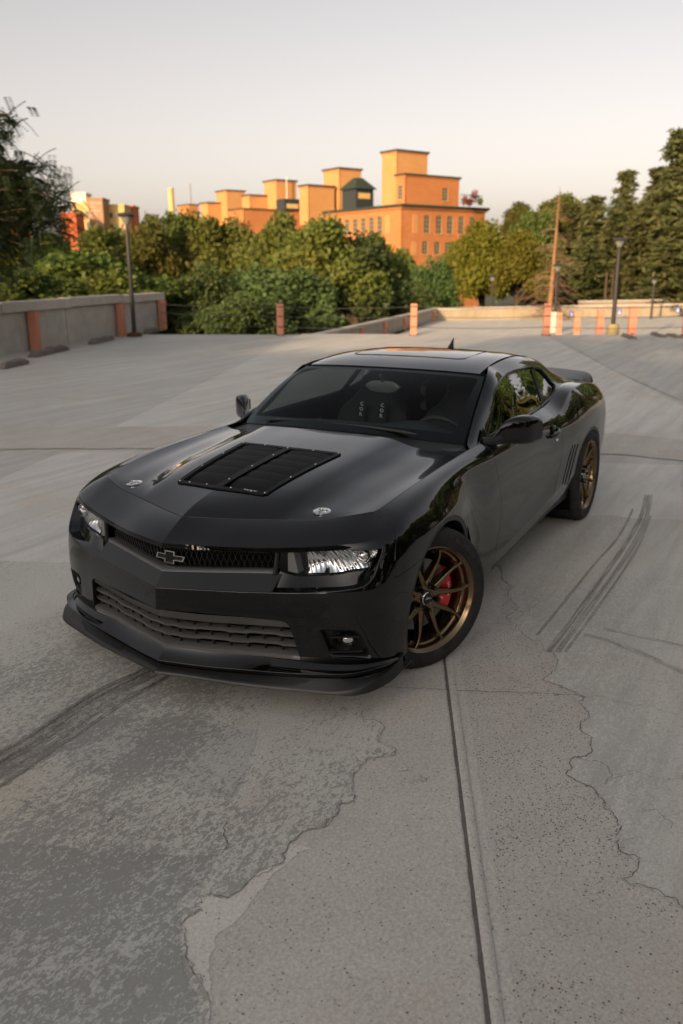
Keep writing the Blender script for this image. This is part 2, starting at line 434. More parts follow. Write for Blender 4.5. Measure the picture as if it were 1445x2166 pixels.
# ---- concrete materials
def concrete_mat(name, light, dark, aggregate=0.0, worn=0.0, coat_col=None, stain=.5, scale=1.0, streak=0.0, WEAR=0.0):
    m = mat(name, light, .85, spec=.25); n = NT(m); c = n.coord('Object')
    big = n.noise(c, .55*scale, 5, .6, .6); mid = n.noise(c, 3.2, 6, .65, .3); fine = n.noise(c, 90, 3, .7); grit = n.noise(c, 320, 2, .6)
    col = n.mix(n.ramp(big, [(.30, 0), (.70, 1)]), dark, light)
    col = n.mix(n.math('MULTIPLY', n.ramp(mid, [(.35, 1), (.62, 0)]), stain), col, tuple(.72*x for x in dark))
    warm = n.ramp(n.noise(c, .9, 5, .65, .8), [(.50, 0), (.68, .38)]); col = n.mix(warm, col, tuple(x*k for x, k in zip(light, (.86, .72, .58))))
    col = n.mix(.85, col, n.ramp(fine, [(.25, (.35, .34, .33)), (.75, (.66, .655, .65))]), 'OVERLAY')
    if streak:                                            # broom strokes and water runs across the slab
        sk = n.noise(n.mapping(c, (.35, 5.5, 1), (0, 0, -GA)), 1.0, 6, .7, .4); col = n.mix(n.math('MULTIPLY', n.ramp(sk, [(.36, 1), (.60, 0)]), streak), col, tuple(.62*x for x in dark))
        sk2 = n.noise(n.mapping(c, (.5, 3.0, 1), (0, 0, -GA), (7, 3, 0)), .8, 5, .65, .3); col = n.mix(n.math('MULTIPLY', n.ramp(sk2, [(.55, 0), (.72, 1)]), streak*.9), col, tuple(min(.8, 1.18*x) for x in light))
    h = n.math('ADD', n.math('MULTIPLY', fine, .5), n.math('MULTIPLY', grit, .5))
    if aggregate:
        # exposed stones and pock marks, denser in some places
        st = n.mapping(c, (1, 1, 1)); vd = n.voronoi(st, 105, 'F1', 1.0); vc = n.voronoi(st, 105, 'F1', 1.0, 'Color')
        sep = n.new('ShaderNodeSeparateColor'); n.l.new(vc, sep.inputs[0])
        dens_ = n.ramp(n.noise(c, 1.7, 4, .6), [(.34, .10), (.66, .80)])
        pick = n.math('LESS_THAN', sep.outputs[0], n.math('MULTIPLY', dens_, aggregate))
        size = n.math('ADD', n.math('MULTIPLY', sep.outputs[1], .30), .16)
        dot = n.math('MULTIPLY', pick, n.ramp(n.math('DIVIDE', vd, size), [(.7, 1), (1.0, 0)]))
        stone = n.ramp(sep.outputs[2], [(0, (.020, .020, .021)), (.5, (.060, .058, .056)), (.8, (.11, .10, .095)), (1, (.26, .25, .23))])
        col = n.mix(n.math('MULTIPLY', dot, .85), col, stone); h = n.math('SUBTRACT', h, n.math('MULTIPLY', dot, 1.2))
        vd2 = n.voronoi(c, 260, 'F1', 1.0); sp = n.math('LESS_THAN', vd2, n.ramp(n.noise(c, 2.4, 3, .6), [(.3, .10), (.7, .26)]))
        col = n.mix(n.math('MULTIPLY', sp, .5), col, (.045, .043, .041))
    if worn:
        # coating worn through in blotches
        cw = n.mapping(c, (1.0, 1.7, 1), (0, 0, GA))
        a = n.noise(cw, 34, 5, .62, .8); b = n.noise(cw, 95, 4, .7, .5)
        k = n.math('ADD', n.math('MULTIPLY', a, .62), n.math('MULTIPLY', b, .38))
        zone = n.noise(n.mapping(c, (.55, 1.5, 1), (0, 0, GA+1.5)), .62, 4, .55, .5)
        thr = n.ramp(zone, [(.30, .32), (.45, .455+WEAR), (.58, .535+WEAR), (.72, .36+WEAR)])
        w = n.ramp(n.math('SUBTRACT', k, thr), [(.0, 1), (.022, 0)])
        bare = n.mix(n.ramp(big, [(.35, 0), (.65, 1)]), tuple(.52*x for x in dark), tuple(.72*x for x in dark))
        col = n.mix(n.math('MULTIPLY', w, .82*worn), col, bare)
        h = n.math('SUBTRACT', h, n.math('MULTIPLY', w, .9))
    n.base(col); n.normal(n.bump(h, .35, .004))
    n.rough(n.ramp(mid, [(.3, .70), (.7, .92)]))
    return m
M2 = {}
M2['bare'] = concrete_mat('bare_concrete', (.545, .520, .480), (.485, .462, .425), aggregate=.28, stain=.22)
M2['agg'] = concrete_mat('exposed_aggregate_concrete', (.525, .50, .462), (.445, .422, .388), aggregate=1.25, stain=.30)
M2['scuff'] = concrete_mat('pale_scuffed_concrete', (.64, .61, .565), (.57, .54, .50), aggregate=.2, stain=.15)
M2['coat'] = concrete_mat('worn_deck_coating', (.575, .575, .535), (.465, .455, .415), worn=1.0, stain=.08)
M2['coat_dark'] = concrete_mat('heavily_worn_coating', (.50, .515, .49), (.42, .415, .385), worn=1.0, stain=.12, WEAR=.022)
M2['coat_r'] = concrete_mat('grey_deck_coating', (.585, .580, .538), (.52, .512, .47), worn=.45, stain=.22, streak=.45)
M2['far'] = concrete_mat('pale_concrete', (.665, .652, .610), (.61, .598, .555), stain=.22, scale=.5, streak=.5)
M2['far2'] = concrete_mat('grey_concrete', (.560, .558, .525), (.515, .512, .48), stain=.25, scale=.5, streak=.5)
M2['band'] = concrete_mat('brown_stained_concrete', (.575, .545, .50), (.515, .485, .44), stain=.35, streak=.3)
M2['crack'] = mat('crack', (.09, .083, .075), .9, spec=.1)
M2['seal'] = concrete_mat('joint_sealant', (.17, .16, .15), (.11, .10, .095), stain=.4)

def sheet(name, pts, z, m, kind='structure', jag=0.0, seed=1, parent=None):
    """flat outline laid on the deck; jag breaks up its edge"""
    rng = random.Random(seed); P = [np.array(p[:2], float) for p in pts]
    def rough(a, b, amp, depth):
        if depth == 0 or np.linalg.norm(b-a) < .02: return [a]
        d = b-a; L = np.linalg.norm(d); nrm = np.array([-d[1], d[0]])/(L+1e-9); mid = (a+b)/2+nrm*rng.gauss(0, 1)*amp*L
        return rough(a, mid, amp, depth-1)+rough(mid, b, amp, depth-1)
    out = []
    for i in range(len(P)):
        a, b = P[i], P[(i+1) % len(P)]
        on = jag and (len(pts[i]) < 3 or pts[i][2])          # a third value of 0 keeps an edge straight
        out += rough(a, b, jag, 7) if on else [a]
    n = len(out)
    r = delaunay_2d_cdt([Vector(p) for p in out], [(i, (i+1) % n) for i in range(n)], [], 0, 1e-6, False)
    V2 = np.array([(p[0], p[1]) for p in r[0]]); T2 = np.array(r[2], int); T2 = T2[pip(V2[T2].mean(1), np.array(out))]
    cr = lambda f: (V2[f[1]]-V2[f[0]])[0]*(V2[f[2]]-V2[f[0]])[1]-(V2[f[1]]-V2[f[0]])[1]*(V2[f[2]]-V2[f[0]])[0]
    b = MB(); b.add([(p[0], p[1], z) for p in V2], [tuple(f) if cr(f) > 0 else tuple(f[::-1]) for f in T2])
    o = b.build(name, m, parent)
    if kind: o['kind'] = kind
    return o
def G(px, py, z=0.0): return at(px, py, z=z)
def Gp(*pts): return [tuple(G(p[0], p[1])[:2])+tuple(p[2:]) for p in pts]
# ---- ground far below, deck, lower deck
edgeL0 = G(0, 778); edgeL1 = G(350, 697)
def gl(s, t): return edgeL1+gu*s+gv*t                     # deck coordinates from the far left corner: s away, t to the right
gr = mesh_obj('ground', [(-1600, -1600, -6.5), (1600, -1600, -6.5), (1600, 1600, -6.5), (-1600, 1600, -6.5)], [(0, 1, 2, 3)], concrete_mat('earth', (.10, .11, .06), (.06, .07, .035))); gr['kind'] = 'structure'
far_s = (np.array(G(875, 708))-edgeL1) @ gu
b = MB()
dp = [gl(far_s, -6), gl(far_s, 60), gl(far_s-75, 60), gl(far_s-75, -6)]
b.add([(*p[:2], 0) for p in dp]+[(*p[:2], -.9) for p in dp], [(3, 2, 1, 0), (0, 1, 5, 4), (1, 2, 6, 5), (2, 3, 7, 6), (3, 0, 4, 7)]); b.f[0] = (0, 1, 2, 3) if False else b.f[0]
deck = b.build('deck', M2['far2']); deck['kind'] = 'structure'
_dz = Vector((0, 0, 1))
if deck.data.polygons[0].normal.z < 0: deck.data.flip_normals()
# pale and brown pours, thin toppings on the deck
def strip_uv(name, s0, s1, t0, t1, z, m):
    return sheet(name, [gl(s0, t0), gl(s1, t0), gl(s1, t1), gl(s0, t1)], z, m)
def st(px, py):
    d = np.array(G(px, py))-edgeL1; return d @ gu, d @ gv
sA, tA = st(240, 905); _, tB = st(0, 1015); sF = far_s-.02
sheet('deck_pour', Gp((240, 905), (640, 706), (1152, 709), (1445, 860), (1445, 930), (490, 903)), .004, M2['far'])
sheet('deck_pour', Gp((1300, 786), (1445, 850), (1445, 740), (1180, 716)), .008, M2['far2'])
sheet('deck_band', Gp((-250, 975, 1), (-60, 955, 1), (130, 950, 1), (490, 952, 1), (800, 958, 1), (1300, 962, 1), (1600, 990, 0), (1600, 940, 1), (1300, 918, 1), (800, 906, 1), (490, 903, 1), (240, 907, 1), (100, 905, 1), (20, 907, 1), (-100, 900, 1), (-350, 930, 0)), .008, M2['band'], jag=.03, seed=4)
sheet('deck_pour', Gp((0, 1015, 0), (130, 957, 0), (490, 955), (1445, 985), (1445, 1200), (700, 1150), (0, 1260), (-500, 1350)), .0055, M2['far'], jag=.012, seed=8)
sheet('deck_pour', Gp((0, 1020), (-700, 1400), (-1500, 1500), (-700, 1050), (-200, 965), (110, 958)), .0015, M2['far2'])
# bare concrete in front, coatings left and right with ragged edges
sheet('deck_slab', Gp((-900, 1230, 1), (0, 1215, 1), (400, 1160, 1), (900, 1120, 1), (1190, 1092, 1), (1300, 1092, 1), (1445, 1120, 1), (1900, 1250, 0), (2200, 2600, 0), (900, 4200, 0), (-900, 3200, 0)), .0085, M2['bare'], jag=.03, seed=2)
left_edge = [(445, 2190), (428, 2090), (400, 2040), (383, 1962), (395, 1950), (428, 1930), (413, 1925), (420, 1903), (468, 1902), (482, 1908), (520, 1880), (600, 1832), (612, 1790), (640, 1765), (690, 1755), (715, 1725), (722, 1705), (748, 1700), (752, 1690), (745, 1672), (752, 1640), (775, 1612), (835, 1603), (838, 1590), (800, 1575), (815, 1545), (805, 1532), (770, 1528), (765, 1510), (790, 1500), (760, 1480), (800, 1440)]
sheet('deck_coating', Gp(*[(x, y, 1) for x, y in left_edge], (700, 1300, 1), (300, 1200, 1), (0, 1190, 1), (-700, 1200, 0), (-1200, 2300, 0), (300, 2900, 0)), .0115, M2['coat'], jag=.055, seed=11)
right_edge = [(1038, 1195), (1062, 1210), (1060, 1225), (1088, 1245), (1075, 1262), (1092, 1285), (1072, 1315), (1090, 1335), (1120, 1357), (1146, 1368), (1150, 1380), (1172, 1385), (1180, 1402), (1168, 1425), (1148, 1442), (1188, 1455), (1213, 1468), (1238, 1480), (1230, 1498), (1246, 1512), (1243, 1525), (1228, 1532), (1225, 1548), (1245, 1562), (1250, 1580), (1240, 1605), (1212, 1608), (1204, 1620), (1196, 1643), (1215, 1655), (1250, 1670), (1278, 1700), (1302, 1735), (1312, 1762), (1302, 1775), (1308, 1805), (1320, 1812), (1352, 1830), (1338, 1855), (1318, 1865), (1330, 1878), (1375, 1885), (1405, 1905), (1445, 1930), (1500, 1960)]
sheet('coating_patch', Gp((130, 1585, 1), (215, 1522, 1), (420, 1528, 1), (545, 1548, 1), (520, 1640, 1), (500, 1690, 1), (400, 1688, 1), (180, 1640, 1)), .0128, M2['coat_dark'], jag=.05, seed=41)
sheet('coating_patch', Gp((-500, 1800, 1), (0, 1790, 1), (260, 1800, 1), (460, 1815, 1), (430, 1870, 1), (385, 1905, 1), (372, 1965, 1), (388, 2050, 1), (420, 2120, 1), (430, 2400, 0), (-900, 2600, 0)), .0128, M2['coat_dark'], jag=.05, seed=43)
sheet('deck_coating', Gp(*[(x, y, 1) for x, y in right_edge], (1900, 2000, 0), (2300, 1300, 0), (1700, 1120, 1), (1445, 1105, 1), (1240, 1100, 1), (1120, 1120, 1)), .0115, M2['coat_r'], jag=.07, seed=23)
sheet('deck_slab', Gp((975, 1396, 0), (1012, 1640, 0), (1045, 1830, 0), (1072, 2010, 0), (1100, 2180, 0), (1160, 2500, 0), (1700, 2500, 0), (1600, 2010, 0), *[(x+14, y, 1) for x, y in right_edge[:13:-1]], *[(x+16, y, 1) for x, y in right_edge[13:1:-1]]), .0100, M2['agg'], jag=.03, seed=31)
sheet('deck_scuff', Gp(*[(x-12, y, 1) for x, y in left_edge[1:13]], (660, 1800, 1), (560, 1880, 1), (520, 1935, 1), (455, 1990, 1), (440, 2060, 1), (455, 2130, 1)), .0100, M2['scuff'], jag=.10, seed=33)
sheet('coating_scrap', Gp((866, 1643), (880, 1641), (905, 1650), (900, 1658), (885, 1659), (872, 1652)), .0115, M2['coat'], jag=.12, seed=5)
sheet('coating_scrap', Gp((840, 1625), (865, 1628), (866, 1634), (845, 1636)), .0115, M2['coat'], jag=.12, seed=6)
# expansion joint with a raised ridge between two sealed grooves
jp = [(938, 1330), (947, 1400), (953, 1440), (962, 1500), (973, 1575), (985, 1650), (995, 1730), (1005, 1810), (1018, 1900), (1030, 1990), (1040, 2080), (1052, 2180), (1090, 2500)]
J = [np.array(G(x, y)) for x, y in jp]; J = [J[0]+(J[-1]-J[0])*u for u in np.linspace(0, 1, 80)]
_rg = random.Random(3); jn = np.cross((J[-1]-J[0])/np.linalg.norm(J[-1]-J[0]), [0, 0, 1.0]); jn = jn if proj(J[3]+jn)[0] > proj(J[3])[0] else -jn
def ribbon(name, pts, w0, w1, z, m, jit=0.0, parent=None, seed=1, kind='structure', uv=False):
    rg = random.Random(seed); pts = [np.array(p[:2], float) for p in pts]; v = []; f = []; n = len(pts)
    for i in range(n):
        t = pts[min(i+1, n-1)]-pts[max(i-1, 0)]; t = t/(np.linalg.norm(t)+1e-9); nn = np.array([-t[1], t[0]])
        a = w0+rg.uniform(-1, 1)*jit; c = w1+rg.uniform(-1, 1)*jit
        v += [(*(pts[i]+nn*a), z), (*(pts[i]+nn*c), z)]
    f = [(2*i, 2*i+1, 2*i+3, 2*i+2) for i in range(n-1)]
    o = mesh_obj(name, v, f, m, parent)
    if o.data.polygons[0].normal.z < 0: o.data.flip_normals()
    if uv:
        L = np.concatenate([[0], np.cumsum([np.linalg.norm(pts[i+1]-pts[i]) for i in range(n-1)])]); u = o.data.uv_layers.new(name='UVMap'); 
        for lp in o.data.loops: k = lp.vertex_index; u.data[lp.index].uv = (L[k//2], k % 2)
    if kind: o['kind'] = kind
    return o
ribbon('joint_sealant', [p-jn*.018 for p in J], -.006, .009, .0135, M2['seal'], .002, seed=3)
b = MB(); rows = []
for p in J: rows.append([p-jn*.012+[0, 0, .012], p-jn*.006+[0, 0, .0165+_rg.uniform(0, .002)], p+jn*.016+[0, 0, .0165+_rg.uniform(0, .002)], p+jn*.024+[0, 0, .012]])
b.loft(rows); o = b.build('joint_ridge', M2['bare'], None, 60); o['kind'] = 'structure'
# cracks
def crack(pts, w=.0022, seed=1, z=.0142, jag=.14):
    w *= .5; rg = random.Random(seed); P = [np.array(G(x, y)[:2]) for x, y in pts]
    def rough(a, b, d):
        if d == 0 or np.linalg.norm(b-a) < .012: return [a]
        m_ = (a+b)/2+np.array([-(b-a)[1], (b-a)[0]])*rg.gauss(0, jag); return rough(a, m_, d-1)+rough(m_, b, d-1)
    out = []
    for a, c in zip(P[:-1], P[1:]): out += rough(a, c, 6)
    out.append(P[-1]); o = ribbon('deck_crack', out, -w, w, z, M2['crack'], w*.7, seed=seed); return o
crack([(770, 1459), (860, 1461), (952, 1465), (1060, 1468), (1150, 1472), (1222, 1476)], .0028, 1, jag=.02)
crack(right_edge[0:14], .0016, 2); crack(right_edge[13:22], .0022, 3); crack(right_edge[21:32], .0026, 4); crack(right_edge[31:44], .0020, 5)
crack(left_edge[1:10], .0016, 6); crack(left_edge[9:19], .0020, 7); crack(left_edge[18:30], .0014, 8)
crack([(480, 1745), (474, 1770), (481, 1785), (470, 1812)], .0022, 9); crack([(318, 1745), (308, 1765), (290, 1785)], .0013, 10); crack([(240, 1738), (228, 1748), (240, 1730)], .0015, 12)
crack([(0, 1705), (30, 1695), (70, 1718), (110, 1722), (125, 1728)], .0012, 13); crack([(470, 1660), (478, 1670), (466, 1688)], .0011, 14)
crack([(1290, 1655), (1350, 1640), (1400, 1655), (1445, 1645)], .0012, 15); crack([(1212, 1608), (1260, 1615), (1290, 1640), (1280, 1665)], .0013, 16); crack([(1340, 1708), (1390, 1720), (1420, 1760)], .0012, 17)
crack([(1072, 1315), (1085, 1300), (1120, 1290), (1135, 1270), (1118, 1262)], .0015, 18); crack([(1300, 1820), (1312, 1790), (1360, 1780)], .0010, 19)
crack([(1220, 1478), (1300, 1490), (1380, 1500), (1445, 1520)], .0012, 20)
# ---- tyre marks: thin rubber film, worn away in streaks
def film(name, col, strength, streak=26.0, along=2.0, edge=True, tread=False):
    m = mat(name, col, .9, spec=.2); n = NT(m); c = n.coord('UV')
    a = n.noise(n.mapping(c, (along, streak, 1)), 1.0, 4, .7); g = n.noise(n.coord('Object'), 120, 3, .7)
    k = n.math('MULTIPLY', n.ramp(a, [(.36, 0), (.60, 1)]), n.ramp(g, [(.30, .25), (.60, 1)]))
    if tread:
        s = n.new('ShaderNodeSeparateXYZ'); n.l.new(c, s.inputs[0]); k = n.math('MULTIPLY', k, n.ramp(n.math('FRACT', n.math('MULTIPLY', s.outputs[0], 22.0)), [(.45, 1), (.55, .15)]))
    s2 = n.new('ShaderNodeSeparateXYZ'); n.l.new(c, s2.inputs[0])
    ed = n.ramp(s2.outputs[1], [(0, 0), (.18, 1), (.82, 1), (1, 0)]); k = n.math('MULTIPLY', n.math('MULTIPLY', k, ed), strength)
    t = n.new('ShaderNodeBsdfTransparent'); mx = n.new('ShaderNodeMixShader'); n.l.new(k, mx.inputs[0]); n.l.new(t.outputs[0], mx.inputs[1]); n.l.new(n.b.outputs[0], mx.inputs[2]); n.l.new(mx.outputs[0], n.out.inputs[0])
    return m
M2['skid'] = film('rubber_film', (.115, .109, .10), .55, 6.0, 1.2); M2['skid_l'] = film('dark_rubber_line', (.075, .070, .066), .72, 3.0, 1.6); M2['skid2'] = film('rubber_line', (.095, .09, .085), .62, 3.0, 2.0); M2['tread'] = film('tread_print', (.13, .12, .108), .40, 2.0, 6.0)
def mark(pts, w, m, z=.0155, n=40):
    P = spline([np.array(G(x, y)) for x, y in pts], n); o = ribbon('tyre_mark', P, -w/2, w/2, z, m, 0, uv=True); return o
mark([(-60, 1660), (80, 1580), (200, 1497), (330, 1428), (400, 1390)], .20, M2['skid'])
mark([(-60, 1632), (80, 1553), (200, 1472), (300, 1425), (360, 1395)], .035, M2['skid_l'], .0165); mark([(-60, 1712), (0, 1672), (150, 1570), (260, 1495), (370, 1428)], .028, M2['skid_l'], .0165); mark([(-60, 1655), (80, 1572), (200, 1487), (320, 1425)], .022, M2['skid_l'], .0165)
mark([(1160, 1385), (1210, 1318), (1270, 1232), (1320, 1160), (1352, 1105), (1368, 1050)], .040, M2['skid2'], .0165); mark([(1178, 1385), (1232, 1312), (1292, 1228), (1338, 1160), (1366, 1100), (1376, 1050)], .04, M2['skid'], .0155)
mark([(1135, 1350), (1200, 1270), (1260, 1195), (1300, 1150), (1325, 1110), (1338, 1080)], .022, M2['skid2'], .0165); mark([(1195, 1385), (1250, 1310), (1310, 1225), (1350, 1160), (1376, 1095)], .022, M2['skid'], .0165)
mark([(1235, 1348), (1290, 1362), (1360, 1390), (1470, 1440)], .055, M2['tread']); mark([(1275, 1335), (1340, 1350), (1400, 1362), (1470, 1380)], .04, M2['tread'])

# ---- concrete parapet with orange posts
M2['wall'] = concrete_mat('weathered_wall', (.58, .545, .49), (.46, .43, .38), stain=.55)
M2['coping'] = concrete_mat('coping_concrete', (.60, .555, .50), (.52, .475, .42), stain=.45)
M2['orange'] = concrete_mat('salmon_post_paint', (.66, .30, .20), (.60, .26, .17), stain=.18)
M2['rust'] = mat('rust', (.11, .045, .025), .9); M2['pole'] = mat('dark_pole_paint', (.035, .033, .032), .5, spec=.4); M2['cable'] = mat('steel_cable', (.10, .10, .10), .5, metal=.6)
M2['block'] = concrete_mat('broken_kerb_concrete', (.24, .215, .185), (.17, .15, .13), stain=.6)
ax_g = [gu, gv, [0, 0, 1]]
Wp0 = np.array(G(345, 697)); Wp1 = np.array(G(75, 742)); wu = (Wp0-Wp1)/np.linalg.norm(Wp0-Wp1); wv = np.array([wu[1], -wu[0], 0]); ax_w = [wu, wv, [0, 0, 1]]
def gw(s, t): return Wp0+wu*s+wv*t
pw = empty('parapet_wall', tuple(edgeL1)); setp(pw, 'weathered concrete parapet wall with pale coping beside the lamp post', 'wall')
def lp(o, parent): o.parent = parent; o.matrix_parent_inverse = Matrix.Translation(-Vector(parent.location)); return o
nseg = 9
for i in range(nseg):
    L = 6.1; s1 = .25-i*L; b = MB(); c = gw(s1-L/2+.02, -.20); b.box(c+[0, 0, .44], (L-.03, .18, .98), ax_w); lp(bevel(b.build('wall_panel', M2['wall']), .012), pw)
for i in range(nseg*2):
    L = 3.05; s1 = .38-i*L; b = MB(); c = gw(s1-L/2, -.19+.02*((i*7) % 3-1)*.5); b.box(c+[0, 0, 1.06+.012*((i*5) % 3-1)], (L-.012, .36, .24), ax_w); lp(bevel(b.build('coping_stone', M2['coping']), .02, 3), pw)
def post(base, h, w=.20, rot=0.0, label=None, group=None, name='guard_post', zb=0.0, m=None, plate=True):
    root = empty(name, (base[0], base[1], zb)); b = MB(); b.box((base[0], base[1], zb+h/2), (w, w, h), ax_g); lp(bevel(b.build('post_shaft', m or M2['orange']), .012), root)
    if plate:
        b = MB(); b.box((base[0], base[1], zb+.012), (w*1.35, w*1.35, .02), ax_g); lp(b.build('base_plate', M2['rust']), root)
        for hz_ in (.25, .55, .82):
            if hz_ < h: b = MB(); b.box(np.array([base[0], base[1], zb+hz_])-gu*(w/2+.006), (.012, .10, .03), ax_g); lp(b.build('cable_clamp', M2['rust']), root)
    if label: setp(root, label, 'post', group)
    return root
for k in range(3):
    p = gw(-.05-[0, 2.95, 7.55][k], .03)
    r_ = post(p, .93, .21, label=('salmon steel post closing the end of the parapet wall', 'salmon steel post on the parapet wall beside the lamp post', 'salmon steel post on the parapet wall behind the long wheel stop')[k], group='posts along the parapet wall', plate=False)
    b = MB(); b.box(p+np.array([0, 0, .84])-wu*-.16, (.14, .14, .15), ax_w); lp(b.build('wall_bracket', M2['orange']), r_)
# broken wheel stops along the wall
def stop_block(c, L, seed, lab):
    rg = random.Random(seed); b = MB(); rows = []
    for u in np.linspace(-.5, .5, 13):
        j = lambda k: rg.uniform(-k, k); p = np.array(c)+gu*u*L; e = 1-.5*(abs(u) > .48)
        rows.append([p+gv*(.10+j(.02))+[0, 0, .012], p+gv*(.085+j(.02))+[0, 0, (.11+j(.02))*e], p-gv*(.07+j(.02))+[0, 0, (.13+j(.02))*e], p-gv*.10+[0, 0, .012]])
    b.loft(rows); b.add(rows[0], [(0, 1, 2, 3)]); b.add(rows[-1], [(3, 2, 1, 0)]); o = b.build('wheel_stop', M2['block'], None, 40); setp(o, lab, 'wheel stop'); return o
stop_block(G(28, 775)+[0, 0, 0], 1.1, 1, 'crumbling concrete wheel stop at the wall, nearest its long end'); stop_block(G(105, 748), 1.9, 2, 'long broken concrete wheel stop below the wall post'); stop_block(G(215, 724), 1.5, 3, 'broken concrete wheel stop beside the lamp post base'); stop_block(G(322, 703), 1.2, 4, 'small crumbled wheel stop at the end of the parapet wall')
# ---- cable rail posts on the far edge
rp = []
for k, (px_, py_, hpx) in enumerate(((607, 703, 642), (875, 708, 642), (1152, 708, 645), (1440, 707, 642))):
    s_, t_ = st(px_, py_); p = gl(far_s-.25, t_); rp.append(p)
    post(p, .90, .19, label=('salmon cable rail post in front of the low bushy trees', 'salmon cable rail post in front of the ramp wall', 'salmon cable rail post in front of the dead spruce', 'salmon cable rail post below the tallest dark conifer')[k], group='cable rail posts')
for hz_ in (.25, .55, .82):
    pts = [gw(-.02, -.05)]+rp+[gl(far_s-.25, t_+3.9)]; pts = [np.array([q[0], q[1], hz_])-gu*.11 for q in pts]; out = []
    for a, c in zip(pts[:-1], pts[1:]): out += [a+(c-a)*u-np.array([0, 0, .05*4*u*(1-u)]) for u in np.linspace(0, 1, 9)[:-1]]
    out.append(pts[-1]); b = MB(); b.tube(out, .009, 5); o = b.build('guard_cable', M2['cable'], None, 60)
    setp(o, {.25: 'lowest steel guard cable strung between the salmon posts', .55: 'middle steel guard cable strung between the salmon posts', .82: 'top steel guard cable strung between the salmon posts'}[hz_], 'cable')
# ---- lamp posts
M2['lampglass'] = mat('lamp_diffuser', (.20, .21, .18), .3, spec=.5)
def lamp(base, h, lab, r=.06, foot='rust', grp=None):
    root = empty('lamp_post', tuple(base)); base = np.array(base)
    b = MB(); b.tube([base, base+[0, 0, h*.86]], [r, r*.85], 12); lp(b.build('lamp_pole', M2['pole'], None, 60), root)
    b = MB(); b.tube([base+[0, 0, h*.86], base+[0, 0, h*.93]], [r*.6, r*.5], 10); lp(b.build('lamp_neck', M2['pole'], None, 60), root)
    b = MB(); b.lathe([(.24, 0), (.25, .02), (.22, .07), (.12, .10), (.001, .11)], 20, base+[0, 0, h-.11]); b.lathe([(.001, .0), (.24, 0)], 20, base+[0, 0, h-.112]); lp(b.build('lamp_hood', M2['pole'], None, 40), root)
    b = MB(); b.lathe([(.07, -.22), (.15, -.06), (.17, -.005)], 16, base+[0, 0, h-.115]); lp(b.build('lamp_glass', M2['lampglass'], None, 50), root)
    for k in range(4):
        a = k*math.pi/2+.4; b = MB(); b.tube([base+[.05*math.cos(a), .05*math.sin(a), h*.92], base+[.19*math.cos(a), .19*math.sin(a), h-.11]], .008, 5); lp(b.build('lamp_arm', M2['pole']), root)
    if foot == 'rust':
        b = MB(); b.lathe([(.001, .11), (.18, .11), (.21, .09), (.22, 0)], 14, base); lp(b.build('lamp_foot', M2['rust'], None, 40), root)
    elif foot:
        b = MB(); b.lathe([(.001, .95), (.20, .95), (.22, .90), (.24, 0)], 18, base); lp(b.build('lamp_foot', foot, None, 40), root)
    setp(root, lab, 'lamp post', grp); return root
M2['yellow'] = concrete_mat('worn_yellow_paint', (.52, .40, .13), (.34, .30, .20), stain=.6)
pL = G(285, 712); lamp(pL, 3.45, 'dark slim lamp post with rusty foot in front of the parapet wall', .065)
LZ = -1.1
def low(px_, d): q = at(px_, 600, d=d); return np.array([q[0], q[1], LZ])
def zat(py_, d, px_=720): return at(px_, py_, d=d)[2]
pR = low(1304, 31); lamp(pR, zat(503, 31, 1325)-LZ, 'dark lamp post on a round yellow painted concrete base', .085, M2['yellow'])
for (px_, d, top, lab, gp) in ((1042, 51, 582, 'thin dark lamp post before the yellow-green tree by the far wall', None), (1178, 40, 558, 'slim lamp post on a pale round base beside the dead spruce', None), (1384, 50, 588, 'thin lamp post standing in front of the tall dark conifers', None)):
    p = low(px_, d); lamp(p, zat(top, d, px_)-LZ, lab, .07, M2['coping'] if d == 40 else None, gp)
# ---- lower deck with its own walls
W0 = at(655, 700, d=30); W1 = at(920, 650, d=50)
lowpts = [W0+gu*-6, W1, at(1445, 648, d=54), at(2600, 648, d=66), at(3200, 700, d=24), gl(far_s, 9)]
b = MB(); b.add([(p[0], p[1], LZ) for p in lowpts], [tuple(range(len(lowpts)))]); o = b.build('lower_deck', M2['far']); o['kind'] = 'structure'
if o.data.polygons[0].normal.z < 0: o.data.flip_normals()
def wall(p, q, z0, z1, th, lab, posts=(), cope=True, name='ramp_wall', m=None, nblk=6):
    p = np.array([p[0], p[1], 0]); q = np.array([q[0], q[1], 0]); d = q-p; L = np.linalg.norm(d); d /= L; nn = np.array([-d[1], d[0], 0]); root = empty(name, (p[0], p[1], z0)); A = [d, nn, [0, 0, 1]]
    for i in range(nblk):
        c = p+d*L*(i+.5)/nblk; b = MB(); b.box(c+[0, 0, (z0+z1-.12)/2], (L/nblk-.02, th, z1-.12-z0), A); lp(b.build('wall_panel', m or M2['wall']), root)
        b = MB(); b.box(c+[0, 0, z1-.06], (L/nblk-.015, th*1.7, .13), A); lp(bevel(b.build('coping_stone', M2['coping']), .02), root)
    for u in posts:
        c = p+d*L*u; b = MB(); b.box(c+[0, 0, (z0+z1-.12)/2]+nn*(th*.5+.09)*(1 if (CAM_POS-c) @ nn > 0 else -1), (.2, .18, z1-.12-z0), A); lp(b.build('wall_post', M2['orange']), root)
    setp(root, lab, 'wall'); return root
M2['wall_warm'] = concrete_mat('cream_wall', (.46, .40, .30), (.38, .32, .235), stain=.35)
wall(W0-(W1-W0)*.25, W1, LZ, -.38, .2, 'low ramp wall with salmon posts running away behind the cable rail', (.42, .56, .70, .96), nblk=8)
wall(W1, at(1470, 648, d=54.2), LZ, -.36, .2, 'long low cream wall closing off the lower deck', (), name='boundary_wall', m=M2['wall_warm'], nblk=7)
